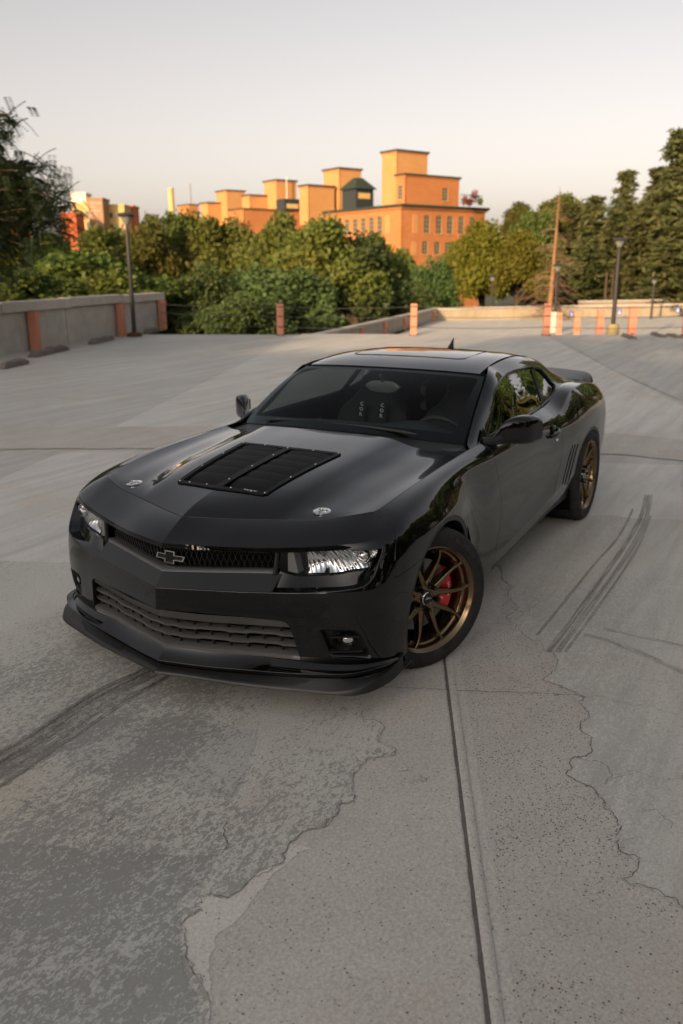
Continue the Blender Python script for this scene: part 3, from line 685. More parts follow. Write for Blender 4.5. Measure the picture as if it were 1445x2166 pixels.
wall(at(1225, 640, d=53.0), at(1900, 640, d=60), LZ, -.12, .22, 'raised length of cream wall below the tall conifers', (), name='boundary_wall', m=M2['wall_warm'], nblk=5)
for (px_, d, top, w_, lab) in ((1345, 28, 650, .25, 'salmon ramp post right of the yellow lamp base'), (1276, 31, 655, .24, 'salmon ramp post left of the yellow lamp base'), (1226, 34, 660, .23, 'salmon ramp post below the blue sign on the sunlit wall'), (1188, 37, 662, .22, 'salmon ramp post beside the pale round lamp base')):
    p = low(px_, d); post(p, zat(top, d, px_)-LZ, w_, label=lab, group='ramp posts', zb=LZ)
M2['blue'] = mat('blue_sign_paint', (.04, .10, .42), .5); M2['signwhite'] = mat('sign_white', (.75, .75, .75), .5)
for (px_, py_, d, lab) in ((1209, 664, 51.3, 'small blue and white parking sign on the sunlit cream wall'), (1310, 660, 51.2, 'small blue and white parking sign on the wall beside the lamp post'), (1434, 655, 52.3, 'blue parking sign at the shaded end of the far wall')):
    c = at(px_, py_, d=d); rt = _r*np.array([1, 1, 0]); rt /= np.linalg.norm(rt); fw = np.cross([0, 0, 1.0], rt); A = [rt, fw, [0, 0, 1]]
    root = empty('parking_sign', tuple(c)); b = MB(); b.box(c, (.24, .03, .36), A); lp(b.build('sign_plate', M2['blue']), root)
    side = -fw if (CAM_POS-c) @ fw < 0 else fw
    b = MB(); b.lathe([(.001, .02), (.07, .02), (.07, .018), (.05, .018)], 16, c+side*0-[0, 0, .06], [rt, [0, 0, 1], side]); b.box(c+side*.018+[0, 0, .07], (.05, .01, .10), A); lp(b.build('sign_symbol', M2['signwhite']), root); setp(root, lab, 'sign')
# rubble kerb at the right end of the deck edge
for k, (px_, py_) in enumerate(((1395, 712), (1438, 716), (1310, 708))):
    s_, t_ = st(px_, py_); c = gl(far_s-.5-.3*k, t_); stop_block(np.array(c)-[0, 0, .05], 1.1, 20+k, ['dark broken kerb piece beside the rightmost ramp post', 'dark broken kerb piece below the end post of the cable rail', 'flat broken kerb piece before the yellow lamp base'][k])

# ================================================================== brick mill and town behind the trees
def brick_mat(name, c1, c2, mortar):
    m = mat(name, c1, .9, spec=.2); n = NT(m); c = n.coord('Object'); sp = n.new('ShaderNodeSeparateXYZ'); n.l.new(c, sp.inputs[0])
    u = n.math('ADD', sp.outputs[0], sp.outputs[1]); cb = n.new('ShaderNodeCombineXYZ'); n.l.new(u, cb.inputs[0]); n.l.new(sp.outputs[2], cb.inputs[1])
    t = n.new('ShaderNodeTexBrick'); n.l.new(cb.outputs[0], t.inputs[0]); t.inputs['Color1'].default_value = (*c1, 1); t.inputs['Color2'].default_value = (*c2, 1); t.inputs['Mortar'].default_value = (*mortar, 1)
    t.inputs['Scale'].default_value = 1.0; t.inputs['Brick Width'].default_value = .42; t.inputs['Row Height'].default_value = .15; t.inputs['Mortar Size'].default_value = .018
    w = n.noise(c, .35, 5, .65); col = n.mix(n.math('MULTIPLY', n.ramp(w, [(.35, 1), (.7, 0)]), .35), t.outputs[0], tuple(.7*x for x in c2)); n.base(col)
    return m
M3 = {}
M3['brick'] = brick_mat('red_brick', (.56, .205, .062), (.49, .165, .048), (.52, .28, .14)); M3['brick_pale'] = brick_mat('pale_brick', (.62, .30, .10), (.57, .265, .085), (.56, .34, .17))
M3['copper'] = mat('green_copper', (.030, .045, .030), .6); M3['window'] = mat('old_window_glass', (.07, .075, .06), .12, spec=.6); M3['sash'] = mat('olive_sash', (.30, .27, .16), .6); M3['slate'] = mat('dark_slate', (.03, .035, .035), .7)
M3['cream'] = mat('cream_render', (.62, .42, .16), .9); M3['white'] = mat('white_render', (.72, .62, .50), .9); M3['tan'] = mat('tan_panel', (.34, .20, .11), .9); M3['terracotta'] = mat('terracotta', (.55, .13, .04), .9); M3['grey'] = mat('roof_grey', (.3, .29, .27), .9)
rt2 = np.array([_r[0], _r[1], 0]); rt2 /= np.linalg.norm(rt2); fw2 = np.array([_f[0], _f[1], 0]); fw2 /= np.linalg.norm(fw2)
Cm = at(850, 433, d=100); Rm_ = at(1027, 443, d=108); Lm = at(690, 452, d=116)
dR = (Rm_-Cm)*[1, 1, 0]; dR /= np.linalg.norm(dR); dL = np.cross([0, 0, 1.0], dR); dL = dL if dL @ (Lm-Cm) > 0 else -dL
def reach(c, d, px_):
    """how far to go from c along d until the point shows at image column px_"""
    a, b_ = 0.0, 90.0
    s = np.sign(proj(c+d*.5)[0]-proj(c)[0])
    for _ in range(40):
        m = (a+b_)/2
        if (proj(c+d*m)[0]-px_)*s < 0: a = m
        else: b_ = m
    return a
def wall_face(root, name, p, d, L, z0, z1, m, holes, depth=.13, frame=True):
    """one brick wall; holes = list of (u centre, sill, head, width, arched)"""
    p = np.array([p[0], p[1], 0.0]); S = Loft([[p+[0, 0, z0], p+d*L+[0, 0, z0]], [p+[0, 0, z1], p+d*L+[0, 0, z1]]], mid=0); H = z1-z0; hs = []
    out = np.cross(d, [0, 0, 1.0]); out = out if out @ (CAM_POS-p) > 0 else -out
    for (u, a, c, w, ar) in holes:
        poly = [(u-w/2, a), (u+w/2, a)]+([(u+w/2*math.cos(t), c-w*.22+w*.22*math.sin(t)) for t in np.linspace(0, math.pi, 9)] if ar else [(u+w/2, c), (u-w/2, c)])
        hs.append(np.array([(x, (z-z0)/H) for x, z in poly]))
    fl = S.normal(np.array([L/2]), np.array([.5]))[0] @ out < 0
    o = panel(name, S, [(0, 0), (L, 0), (L, 1), (0, 1)], hs, m, None, 'left', res=(3.0, .5), gap=0, flange=depth, lip=0.0, flip=bool(fl)); lp(o, root)
    for (u, a, c, w, ar) in holes:
        q = p+d*u; wdw = MB(); A = [d, out, [0, 0, 1]]
        wdw.box(q-out*(depth-.02)+[0, 0, (a+c)/2], (w+.1, .03, c-a+.1), A); g = lp(wdw.build('window', M3['window']), root)
        if frame:
            fr = MB()
            for k in (-.5, 0, .5): fr.box(q+d*w*k*.96-out*(depth-.06)+[0, 0, (a+c)/2], (.06, .04, c-a), A)
            nb = 4
            for k in range(nb+1): fr.box(q-out*(depth-.065)+[0, 0, a+(c-a)*k/nb*.97+.02], (w, .04, .06), A)
            f_ = lp(fr.build('window_sash', M3['sash']), root); f_.parent = g; f_.matrix_parent_inverse = Matrix.Identity(4)
            b = MB(); b.box(q+out*.04+[0, 0, a-.06], (w+.24, .14, .12), A); lp(b.build('window_sill', M3['brick_pale']), root)
    return o
def cornice(root, p, L1, L2, z, over=.28, th=.35):
    p = np.array([p[0], p[1], 0.0]); b = MB(); c = p+dR*L1/2+dL*L2/2+[0, 0, z]
    b.box(c, (L1+2*over, L2+2*over, th), [dR, dL, [0, 0, 1]]); lp(b.build('cornice', M3['copper']), root)
    b = MB(); b.box(c-[0, 0, th*.9], (L1+over, L2+over, th*.7), [dR, dL, [0, 0, 1]]); lp(b.build('eaves_band', M3['brick']), root)
def block(lab, px_c, d, px_l, px_r, top, base_z, hr=(), hl=(), m='brick', name='brick_tower', th=.2, root=None, over=.2, pale=False):
    """brick block seen corner on; image columns of its corner and ends, image row of its top at the corner"""
    c = at(px_c, top, d=d); z1 = c[2]; L1 = reach(c, dR, px_r); L2 = reach(c, dL, px_l); own = root is None
    if own: root = empty(name, (c[0], c[1], base_z)); setp(root, lab, 'building')
    f = lambda hs, dd, ref: [(reach(c, dd, px_), at(px_, b_, d=(c+dd*reach(c, dd, px_)-CAM_POS) @ _f)[2], at(px_, t_, d=(c+dd*reach(c, dd, px_)-CAM_POS) @ _f)[2], w, ar) for (px_, t_, b_, w, ar) in hs]
    wall_face(root, 'wall', c, dR, L1, base_z, z1, M3[m], f(hr, dR, 1)); wall_face(root, 'wall', c, dL, L2, base_z, z1, M3[m], f(hl, dL, 1))
    for (pp, dd, LL) in ((c+dR*L1, dL, L2), (c+dL*L2, dR, L1)):
        b = MB(); q = pp+dd*LL; b.add([(pp[0], pp[1], base_z), (q[0], q[1], base_z), (q[0], q[1], z1), (pp[0], pp[1], z1)], [(0, 1, 2, 3)]); lp(b.build('wall', M3[m]), root)
    cornice(root, c, L1, L2, z1, over, th); return root, c, L1, L2, z1
mill, Cc, ML1, ML2, MZ = block('long orange brick mill with arched windows and dark green cornice', 850, 100, 690, 1027, 434, -6.5,
    hr=[(904, 454, 493, .92, 1), (929.5, 455, 494, .92, 1), (953, 456, 495, .92, 1), (977, 457, 495, .92, 1), (1000.5, 458, 496, .92, 1), (901, 509, 537, .92, 1), (927, 510, 538, .92, 1), (950, 511, 539, .92, 1), (974, 512, 540, .92, 1), (998, 513, 541, .92, 1)],
    hl=[(803, 456, 494, .92, 1), (785.5, 458, 494, .92, 1), (768, 460, 496, .92, 1), (751, 462, 498, .92, 1), (734, 463, 498, .92, 1), (718, 465, 500, .92, 1), (803, 512, 542, .92, 1), (785.5, 513, 543, .92, 1)], name='brick_mill', th=.30, over=.40)
def on_mill(d_, L): return Cc+d_*L
# blind pale arches near the corner
for (dd, px_, t_, b_) in ((dR, 879, 453, 492), (dR, 877, 510, 540), (dL, 821, 455, 492), (dL, 821, 511, 540)):
    L = reach(Cc, dd, px_); q = Cc+dd*L; z1 = at(px_, t_, d=(q-CAM_POS) @ _f)[2]; z0 = at(px_, b_, d=(q-CAM_POS) @ _f)[2]; out = np.cross(dd, [0, 0, 1.0]); out = out if out @ (CAM_POS-q) > 0 else -out
    w = .85; poly = [(-w/2, z0), (w/2, z0)]+[(w/2*math.cos(t), z1-.2+.2*math.sin(t)) for t in np.linspace(0, math.pi, 9)]
    b = MB(); b.prism(poly, .0, .05, lambda a, z, k: np.array([q[0], q[1], 0])+dd*a+out*k+[0, 0, z]); lp(b.build('blind_arch', M3['brick_pale']), mill)
block('tallest orange brick stair tower on the mill roof', 840, 104, 808, 905, 317, MZ+.1, m='brick_pale')
block('square brick penthouse with two sash windows below the tallest tower', 858, 101, 838, 972, 368, MZ+.1, hr=[(943, 396, 424, .92, 1)], hl=[(846.5, 391, 421, .85, 1)], name='brick_penthouse')
block('orange brick tower beside the green hipped roof', 718, 122, 684, 764, 355, MZ-1, m='brick_pale')
block('short broad brick block left of the green hipped roof', 652, 120, 633, 707, 391, MZ-1, m='brick_pale')
block('brick tower with a thin mast above the dark dormer', 585, 146, 558, 627, 380, MZ-1, m='brick_pale')
block('low brick block between two roof towers', 528, 147, 512, 575, 412, MZ-1, m='brick_pale')
block('small brick tower behind the tree tops', 480, 165, 457, 518, 402, MZ-2, m='brick_pale')
block('lowest brick block stepping down to the trees', 440, 166, 424, 481, 428, MZ-3, m='brick_pale')
block('far wing of the brick mill with flat dark eaves', 515, 140, 484, 660, 441, -6.5, m='brick', name='brick_mill')
block('small square brick building left of the stepped towers', 400, 190, 376, 420, 432, -6.5, name='brick_building')
# penthouse with green hipped roof
c = at(760, 437, d=112); A = [dR, dL, [0, 0, 1]]; hip = empty('roof_pavilion', tuple(c)); setp(hip, 'dark roof pavilion with green hipped copper roof between the towers', 'building')
b = MB(); b.box(c+[0, 0, .8]+dL*.3, (2.9, 3.0, 2.6), A); lp(b.build('pavilion_wall', M3['slate']), hip)
b = MB(); b.box(c+[0, 0, 1.25]-dR*.1-dL*1.22, (1.9, .06, .7), A); lp(b.build('pavilion_window', M3['cream']), hip)
e = .35; hx, hy = 1.45+e, 1.5+e; base = [c+dR*sx*hx+dL*(sy*hy+.3)+[0, 0, 2.1] for sx, sy in ((-1, -1), (1, -1), (1, 1), (-1, 1))]; topv = [c+dR*sx*.5+dL*(sy*.4+.3)+[0, 0, 3.55] for sx, sy in ((-1, -1), (1, -1), (1, 1), (-1, 1))]
b = MB(); b.add(base+topv, [(0, 1, 5, 4), (1, 2, 6, 5), (2, 3, 7, 6), (3, 0, 4, 7), (4, 5, 6, 7), (3, 2, 1, 0)]); lp(b.build('hipped_roof', M3['copper']), hip)
c = at(610, 444, d=138); dm = empty('dormer_box', tuple(c)); setp(dm, 'small dark dormer on the far mill roof', 'building'); b = MB(); b.box(c+[0, 0, .7], (3.0, 2.5, 1.8), A); lp(b.build('dormer_wall', M3['slate']), dm); b = MB(); b.box(c+[0, 0, .5]-dL*1.27, (2.2, .06, .7), A); lp(b.build('dormer_window', M3['cream']), dm)
# roof terrace with plants
te = at(1000, 436, d=104); rl = empty('terrace_railing', tuple(te)); setp(rl, 'black terrace railing on the right end of the mill roof', 'railing')
for k in range(8):
    b = MB(); q = at(974+6.5*k, 438, d=102.5+k*.35); b.tube([(q[0], q[1], MZ+.2), (q[0], q[1], MZ+1.35)], .03, 4); lp(b.build('baluster', M3['slate']), rl)
for hh in (.75, 1.35):
    q0 = at(974, 438, d=102.5); q1 = at(1020, 438, d=105); b = MB(); b.tube([(q0[0], q0[1], MZ+hh), (q1[0], q1[1], MZ+hh)], .035, 4); lp(b.build('rail', M3['slate']), rl)
# pale mast, chimney
def mast(px_, d, top, bot, r, m, lab, nm='chimney'):
    a = at(px_, top, d=d); b = MB(); b.lathe([(r*1.25, -8), (r, a[2]-.4), (r*1.12, a[2]-.38), (r*1.12, a[2]), (r*.8, a[2])], 14, (a[0], a[1], 0)); o = b.build(nm, m, None, 40); setp(o, lab, 'chimney' if nm == 'chimney' else 'mast'); return o
mast(361, 230, 398, 470, .75, M3['cream'], 'tall slim yellow brick chimney above the trees'); mast(402, 190, 388, 440, .12, M3['grey'], 'thin grey radio mast behind the tree tops', 'radio_mast'); mast(606, 146, 375, 440, .10, M3['white'], 'thin white mast in front of a brick roof tower', 'radio_mast')
# town block far left
def town(lab, px0, px1, top, d, m, name, dep=14.0, rows=0, cols=0, wm=None, win_h=1.6, skew=.0):
    a = at(px0, top, d=d); c2 = at(px1, top, d=d*(1+skew)); dd = (c2-a)*[1, 1, 0]; L = np.linalg.norm(dd); dd /= L; bk = np.cross([0, 0, 1.0], dd); bk = bk if bk @ fw2 > 0 else -bk
    root = empty(name, (a[0], a[1], -6.5)); setp(root, lab, 'building'); hs = []; z1 = a[2]
    for r in range(rows):
        for c_ in range(cols): hs.append(((c_+.5)*L/cols, z1-2.2-3.3*r-win_h, z1-2.2-3.3*r, L/cols*.55, 0))
    wall_face(root, 'wall', a, dd, L, -6.5, z1, m, hs, .4, frame=False)
    for pp in (a, a+dd*L):
        q = pp+bk*dep; b = MB(); b.add([(pp[0], pp[1], -6.5), (q[0], q[1], -6.5), (q[0], q[1], z1), (pp[0], pp[1], z1)], [(0, 1, 2, 3)]); lp(b.build('side_wall', m), root)
    b = MB(); b.box(np.array([a[0], a[1], 0])+dd*L/2+bk*dep/2+[0, 0, z1], (L+.4, dep+.4, .5), [dd, bk, [0, 0, 1]]); lp(b.build('roof_slab', m), root); return root, a, dd, L, z1
town('white plant room on top of the far office block', 150, 181, 409, 262, M3['white'], 'plant_room', 6)
town('yellow office block with rows of grey windows behind the feathery tree', 152, 189, 431, 258, M3['cream'], 'office_block', 12, 3, 3, win_h=1.9)
tw, ta, td, tL, tz = town('tan tower with pale lettering on the far office block', 185, 216, 420, 250, M3['tan'], 'office_tower', 8)
tout = np.cross(td, [0, 0, 1.0]); tout = tout if tout @ (CAM_POS-ta) > 0 else -tout
b = MB(); _rl = random.Random(9)
for k, nl in enumerate((10, 5, 8, 6)):                       # four lines of lettering, too far away to read: upright strokes
    x = .5
    for _ in range(nl):
        w_ = _rl.uniform(.20, .30); q = np.array([ta[0], ta[1], 0])+td*(x+w_/2)+tout*.08+[0, 0, tz-1.3-1.05*k]
        b.box(q, (w_*.35, .04, .55), [td, tout, [0, 0, 1]]); b.box(q+td*w_*.3+[0, 0, .2*_rl.choice((-1, 0, 1))], (w_*.5, .04, .16), [td, tout, [0, 0, 1]]); x += w_+.11
lp(b.build('tower_lettering', M3['white']), tw)
town('cream office wing with white window bays right of the tan tower', 216, 262, 434, 256, M3['cream'], 'office_wing', 12, 3, 4, win_h=1.5)
town('terracotta block at the end of the office wing', 256, 281, 436, 264, M3['terracotta'], 'office_block', 8); town('terracotta lower wing half hidden by trees', 128, 160, 452, 240, M3['terracotta'], 'office_block', 8)
town('distant small red building seen through the feathery tree', 20, 40, 470, 230, M3['terracotta'], 'house', 8)

# ================================================================== trees
def leaf_mat(name, c1, c2, trans=.35, autumn=None):
    m = mat(name, c1, .6, spec=.25); n = NT(m); c = n.coord('Object'); oi = n.new('ShaderNodeObjectInfo')
    g = n.new('ShaderNodeNewGeometry'); f = n.math('ADD', n.math('MULTIPLY', g.outputs['Random Per Island'], .65), n.math('MULTIPLY', n.noise(c, .9, 3, .6), .35))
    col = n.mix(f, c1, c2)
    if autumn: col = n.mix(n.ramp(n.noise(c, .45, 3, .6), [(.52, 0), (.70, .30)]), col, autumn)
    hs = n.new('ShaderNodeHueSaturation'); n.l.new(n.math('ADD', n.math('MULTIPLY', oi.outputs['Random'], .04), .48), hs.inputs['Hue']); n.l.new(n.math('ADD', n.math('MULTIPLY', oi.outputs['Random'], .5), .75), hs.inputs['Value']); n.l.new(col, hs.inputs['Color'])
    n.base(hs.outputs[0]); t = n.new('ShaderNodeBsdfTranslucent'); n.l.new(hs.outputs[0], t.inputs[0]); mx = n.new('ShaderNodeMixShader'); mx.inputs[0].default_value = trans
    n.l.new(n.b.outputs[0], mx.inputs[1]); n.l.new(t.outputs[0], mx.inputs[2]); n.l.new(mx.outputs[0], n.out.inputs[0]); return m
M4 = {}
M4['green'] = leaf_mat('green_leaves', (.080, .140, .034), (.160, .215, .046), .4, (.24, .17, .035))
M4['deep'] = leaf_mat('deep_green_leaves', (.075, .125, .042), (.140, .190, .060), .4)
M4['yellow'] = leaf_mat('yellow_green_leaves', (.140, .165, .022), (.240, .220, .030), .45)
M4['olive'] = leaf_mat('olive_leaves', (.105, .135, .030), (.185, .195, .042), .4, (.24, .15, .035))
M4['needle'] = leaf_mat('conifer_needles', (.066, .088, .032), (.145, .140, .046), .25)
M4['locust'] = leaf_mat('feathery_leaves', (.045, .075, .034), (.085, .120, .048), .45)
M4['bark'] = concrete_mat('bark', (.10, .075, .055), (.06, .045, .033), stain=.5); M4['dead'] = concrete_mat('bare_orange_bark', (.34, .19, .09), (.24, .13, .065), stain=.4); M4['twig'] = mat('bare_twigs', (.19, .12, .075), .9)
def quads_mesh(name, C, A, Bv, m):
    """many small leaf quads: centres C, half axes A and B"""
    n = len(C); V = np.empty((n, 4, 3), np.float32); V[:, 0] = C-A; V[:, 1] = C+Bv*.9; V[:, 2] = C+A; V[:, 3] = C-Bv*.9
    me = bpy.data.meshes.new(name); me.vertices.add(n*4); me.vertices.foreach_set('co', V.ravel()); me.loops.add(n*4); me.loops.foreach_set('vertex_index', np.arange(n*4, dtype=np.int32))
    me.polygons.add(n); me.polygons.foreach_set('loop_start', np.arange(0, n*4, 4, dtype=np.int32)); me.polygons.foreach_set('loop_total', np.full(n, 4, np.int32)); me.update(); me.validate(); me.materials.append(m); return me
def rnd_dirs(rg, n):
    v = rg.normal(size=(n, 3)); return v/np.linalg.norm(v, axis=1)[:, None]
def crown_broad(seed, m, n_clump=26, per=330, leaf=.17, squash=.9, spread=1.0):
    """unit crown (radius about 1, height about 1.9) from clumps of leaves along limbs"""
    rg = np.random.RandomState(seed); cl = []
    for i in range(n_clump):
        d = rnd_dirs(rg, 1)[0]; d[2] = abs(d[2])*1.1-.35; r = rg.uniform(.40, .90); cl.append((d*r*np.array([spread, spread, squash]), rg.uniform(.15, .36)))
    C = []; N = []
    for c, r in cl:
        d = rnd_dirs(rg, per); rr = r*(rg.uniform(0, 1, per)**.45)[:, None]; p = c+d*rr*np.array([1.1, 1.1, .75])+rg.normal(size=(per, 3))*.03; C.append(p); N.append(d)
    C = np.concatenate(C); n = len(C); d1 = rnd_dirs(rg, n); d1[:, 2] *= .6; d2 = np.cross(d1, rnd_dirs(rg, n)); d2 /= np.linalg.norm(d2, axis=1)[:, None]+1e-9
    s = (leaf*rg.uniform(.55, 1.2, n))[:, None]*.5; return quads_mesh('crown', C, d1*s*1.25, d2*s*.8, m), [c for c, r in cl]
def crown_conifer(seed, m, tiers=28, per=240, droop=.25, ragged=.35):
    """unit conifer crown: height 1, radius about .23"""
    rg = np.random.RandomState(seed); C = []; A = []
    for t in range(tiers):
        z = .10+.88*(t/tiers)**.9; R = .25*(1-z)**.75+.012; nb = max(5, int(11*(1-z)+4))
        for k in range(nb):
            a = rg.uniform(0, 2*math.pi); L = R*rg.uniform(1-ragged, 1.12); n = int(per/nb*(.6+.6*(1-z))); u = rg.uniform(.12, 1, n)**.8
            x = np.stack([np.cos(a)*L*u, np.sin(a)*L*u, z-droop*L*u**1.5+.02*u], 1)+rg.normal(size=(n, 3))*[.014, .014, .007]; C.append(x); dv = np.array([math.cos(a), math.sin(a), -.35]); A.append(np.tile(dv, (n, 1))+rg.normal(size=(n, 3))*.55)
    C = np.concatenate(C); A = np.concatenate(A); A /= np.linalg.norm(A, axis=1)[:, None]; B2 = np.cross(A, rnd_dirs(rg, len(A))); B2 /= np.linalg.norm(B2, axis=1)[:, None]+1e-9
    s = rg.uniform(.010, .020, len(C))[:, None]; return quads_mesh('crown', C, A*s*1.3, B2*s*.45, m)
def trunk_mesh(seed, limbs, h0=-2.6, r0=.10, m=None, name='trunk'):
    rg = random.Random(seed); b = MB(); b.tube([(0, 0, h0), (.03, .02, h0*.4), (0, .03, 0), (.02, 0, .35)], [r0, r0*.85, r0*.65, r0*.35], 8)
    for c in limbs[:12]:
        c = np.array(c); b.tube([(0, 0, rg.uniform(-.55, -.1)), c*.5+np.array([0, 0, -.12]), c], [r0*.42, r0*.25, r0*.08], 5)
    me_o = b.build(name, m or M4['bark'], None, 60); me = me_o.data; bpy.data.objects.remove(me_o); return me
TEMPL = {}
for key, seed, mk, nc, per, lf, sq, sp in (('g1', 1, 'green', 44, 520, .090, .95, 1.0), ('g2', 2, 'green', 40, 540, .090, .85, 1.1), ('d1', 3, 'deep', 46, 540, .080, .8, 1.1), ('d2', 4, 'deep', 44, 540, .080, .95, 1.0), ('y1', 5, 'yellow', 40, 520, .085, 1.0, .95), ('o1', 6, 'olive', 44, 520, .085, .9, 1.05), ('o2', 7, 'olive', 40, 520, .085, 1.0, .95)):
    me, cl = crown_broad(seed, M4[mk], nc, per, lf, sq, sp); TEMPL[key] = (me, trunk_mesh(seed, cl))
for key, seed in (('c1', 11), ('c2', 12), ('c3', 13)):
    b = MB(); b.tube([(0, 0, -.5), (0, 0, .3), (0, 0, .97)], [.020, .016, .003], 7); o = b.build('trunk', M4['bark'], None, 60); me_t = o.data; bpy.data.objects.remove(o); TEMPL[key] = (crown_conifer(seed, M4['needle'], ragged=.45+.12*(seed-11)), me_t)
def tree(key, pos, scale, rz, lab, grp=None, name='tree'):
    root = empty(name, tuple(pos), rz); cm, tm = TEMPL[key]; sc = scale if hasattr(scale, '__len__') else (scale, scale, scale)
    for nm, me in (('crown', cm), ('trunk', tm)):
        o = bpy.data.objects.new(nm, me); COL.objects.link(o); o.parent = root; o.scale = sc
    setp(root, lab, 'tree', grp); return root
def broad(key, px_, py_top, py_bot, wpx, d, rz, lab, grp=None):
    """broadleaf tree whose crown fills the given image rows at distance d"""
    top = at(px_, py_top, d=d); bot = at(px_, py_bot, d=d); h = top[2]-bot[2]; R = wpx*d/CAM_F/2; c = at(px_, (py_top+py_bot)/2, d=d)
    return tree(key, (c[0], c[1], bot[2]+h*.46), (R/1.0, R/1.0, h/1.50), rz, lab, grp)
def conifer(key, px_, py_top, d, zb, rz, lab, grp=None, wide=1.0):
    top = at(px_, py_top, d=d); h = top[2]-zb; return tree(key, (top[0], top[1], zb), (h*wide, h*wide, h), rz, lab, grp, 'conifer')
# canopy beyond the deck, near rows first
bt = [('d1', 590, 535, 745, 250, 42, 0, 'low dense green tree right behind the middle cable rail post'), ('d2', 750, 500, 720, 230, 56, 1, 'rounded dark green tree in front of the brick mill'), ('d1', 510, 600, 750, 190, 36, 2, 'small bushy tree at the end of the parapet wall'),
      ('d2', 420, 560, 745, 180, 40, .5, 'shaded deep green tree behind the guard cables'), ('g2', 200, 520, 700, 330, 38, 2.2, 'broad green tree showing over the parapet wall'), ('g1', 60, 560, 720, 260, 34, .9, 'green tree behind the long end of the parapet wall'),
      ('o1', 690, 450, 690, 240, 55, 1.4, 'tall olive tree below the short brick block'), ('o2', 580, 452, 700, 200, 58, 2.6, 'tall olive green tree before the far mill wing'), ('o1', 470, 448, 690, 200, 60, .3, 'olive tree with ragged top below the stepped brick towers'), ('g1', 380, 440, 680, 190, 62, 1.9, 'tall green tree beside the slim chimney'),
      ('o2', 310, 458, 680, 170, 58, 2.9, 'olive tree right of the dark lamp post'), ('o1', 230, 470, 660, 190, 66, .7, 'olive tree below the tan office tower'), ('o2', 120, 492, 660, 200, 60, 1.1, 'olive tree behind the feathery branches'), ('y1', 30, 500, 640, 150, 70, 2.0, 'yellow lit tree seen under the feathery branches'),
      ('g2', 790, 480, 660, 140, 62, 2.4, 'green tree against the left wall of the brick mill'), ('d2', 905, 548, 690, 150, 60, .2, 'dark green tree below the mill corner'), ('d1', 870, 580, 690, 130, 58, 1.0, 'low dark bush behind the ramp wall'),
      ('y1', 1020, 475, 670, 170, 58, .4, 'yellow-green tree glowing in the sun right of the mill'), ('y1', 1095, 495, 668, 150, 57, 2.1, 'bright yellow-green tree beside the dead spruce'), ('y1', 965, 515, 640, 90, 62, 1.3, 'thin yellowish tree in front of the mill windows'), ('g1', 1130, 440, 640, 130, 68, 2.7, 'taller green tree behind the dead spruce')]
for t in bt: broad(t[0], t[1], t[2], t[3], t[4], t[5], t[6], t[7], 'trees beyond the deck')
for i in range(14):      # second row filling the valley, mostly hidden
    px_ = -150+i*75; broad(('o1', 'g1', 'o2', 'd2')[i % 4], px_, 505+12*((i*7) % 5), 760, 200, 78, i*.9, 'olive crown in the far row of trees below the mill', 'far row of trees')
# conifers on the right
for t in (('c1', 1328, 352, 66, -4, 0, 'spruce with a sharp single top behind the right lamp post', 1.0), ('c2', 1262, 408, 64, -4, 1, 'shorter ragged pine left of the sharp-topped spruce', 1.35), ('c3', 1442, 265, 56, -4, 2, 'tallest dark conifer at the right edge', 1.15), ('c2', 1398, 345, 60, -4, 2.6, 'dark conifer between the spruce and the tallest one', 1.1),
          ('c3', 1210, 425, 70, -4, .6, 'ragged pine behind the bare dead trunk', 1.5), ('c1', 1368, 430, 58, -4, 1.7, 'smaller conifer filling the gap behind the right lamp post', 1.3), ('c2', 1300, 470, 60, -4, 2.2, 'low broad conifer behind the sunlit far wall', 1.7), ('c3', 1240, 500, 60, -4, .1, 'low dark conifer above the far wall signs', 1.6), ('c1', 1430, 470, 54, -4, .9, 'low dark conifer at the right end of the far wall', 1.8), ('c3', 1170, 470, 74, -4, 2.9, 'pine half hidden by the yellow-green tree', 1.5)):
    conifer(t[0], t[1], t[2], t[3], t[4], t[5], t[6], 'conifers', t[7])
for t in (('o2', 1225, 425, 640, 120, 76, .3, 'dark olive tree filling in behind the ragged pine'), ('d2', 1300, 430, 650, 150, 80, 1.3, 'deep green tree mass behind the spruce'), ('o1', 1390, 400, 650, 160, 78, 2.3, 'olive tree mass behind the tallest conifer'), ('d1', 1345, 520, 665, 140, 66, .9, 'low shaded tree behind the wall signs'), ('d2', 1435, 480, 670, 150, 64, 1.9, 'low shaded tree at the right end of the far wall'), ('d1', 1250, 540, 665, 120, 68, 2.5, 'low shaded tree left of the pair of pine trunks'), ('o1', 1160, 520, 665, 110, 72, .2, 'low olive tree behind the dead spruce')): broad(t[0], t[1], t[2], t[3], t[4], t[5], t[6], t[7], 'trees beyond the deck')
# flat-topped open tree between mill and conifers
broad('o2', 1105, 428, 520, 95, 72, .4, 'open flat-topped tree left of the pines'); broad('o1', 1190, 405, 520, 110, 72, 1.4, 'ragged brown-green tree top behind the dead spruce')
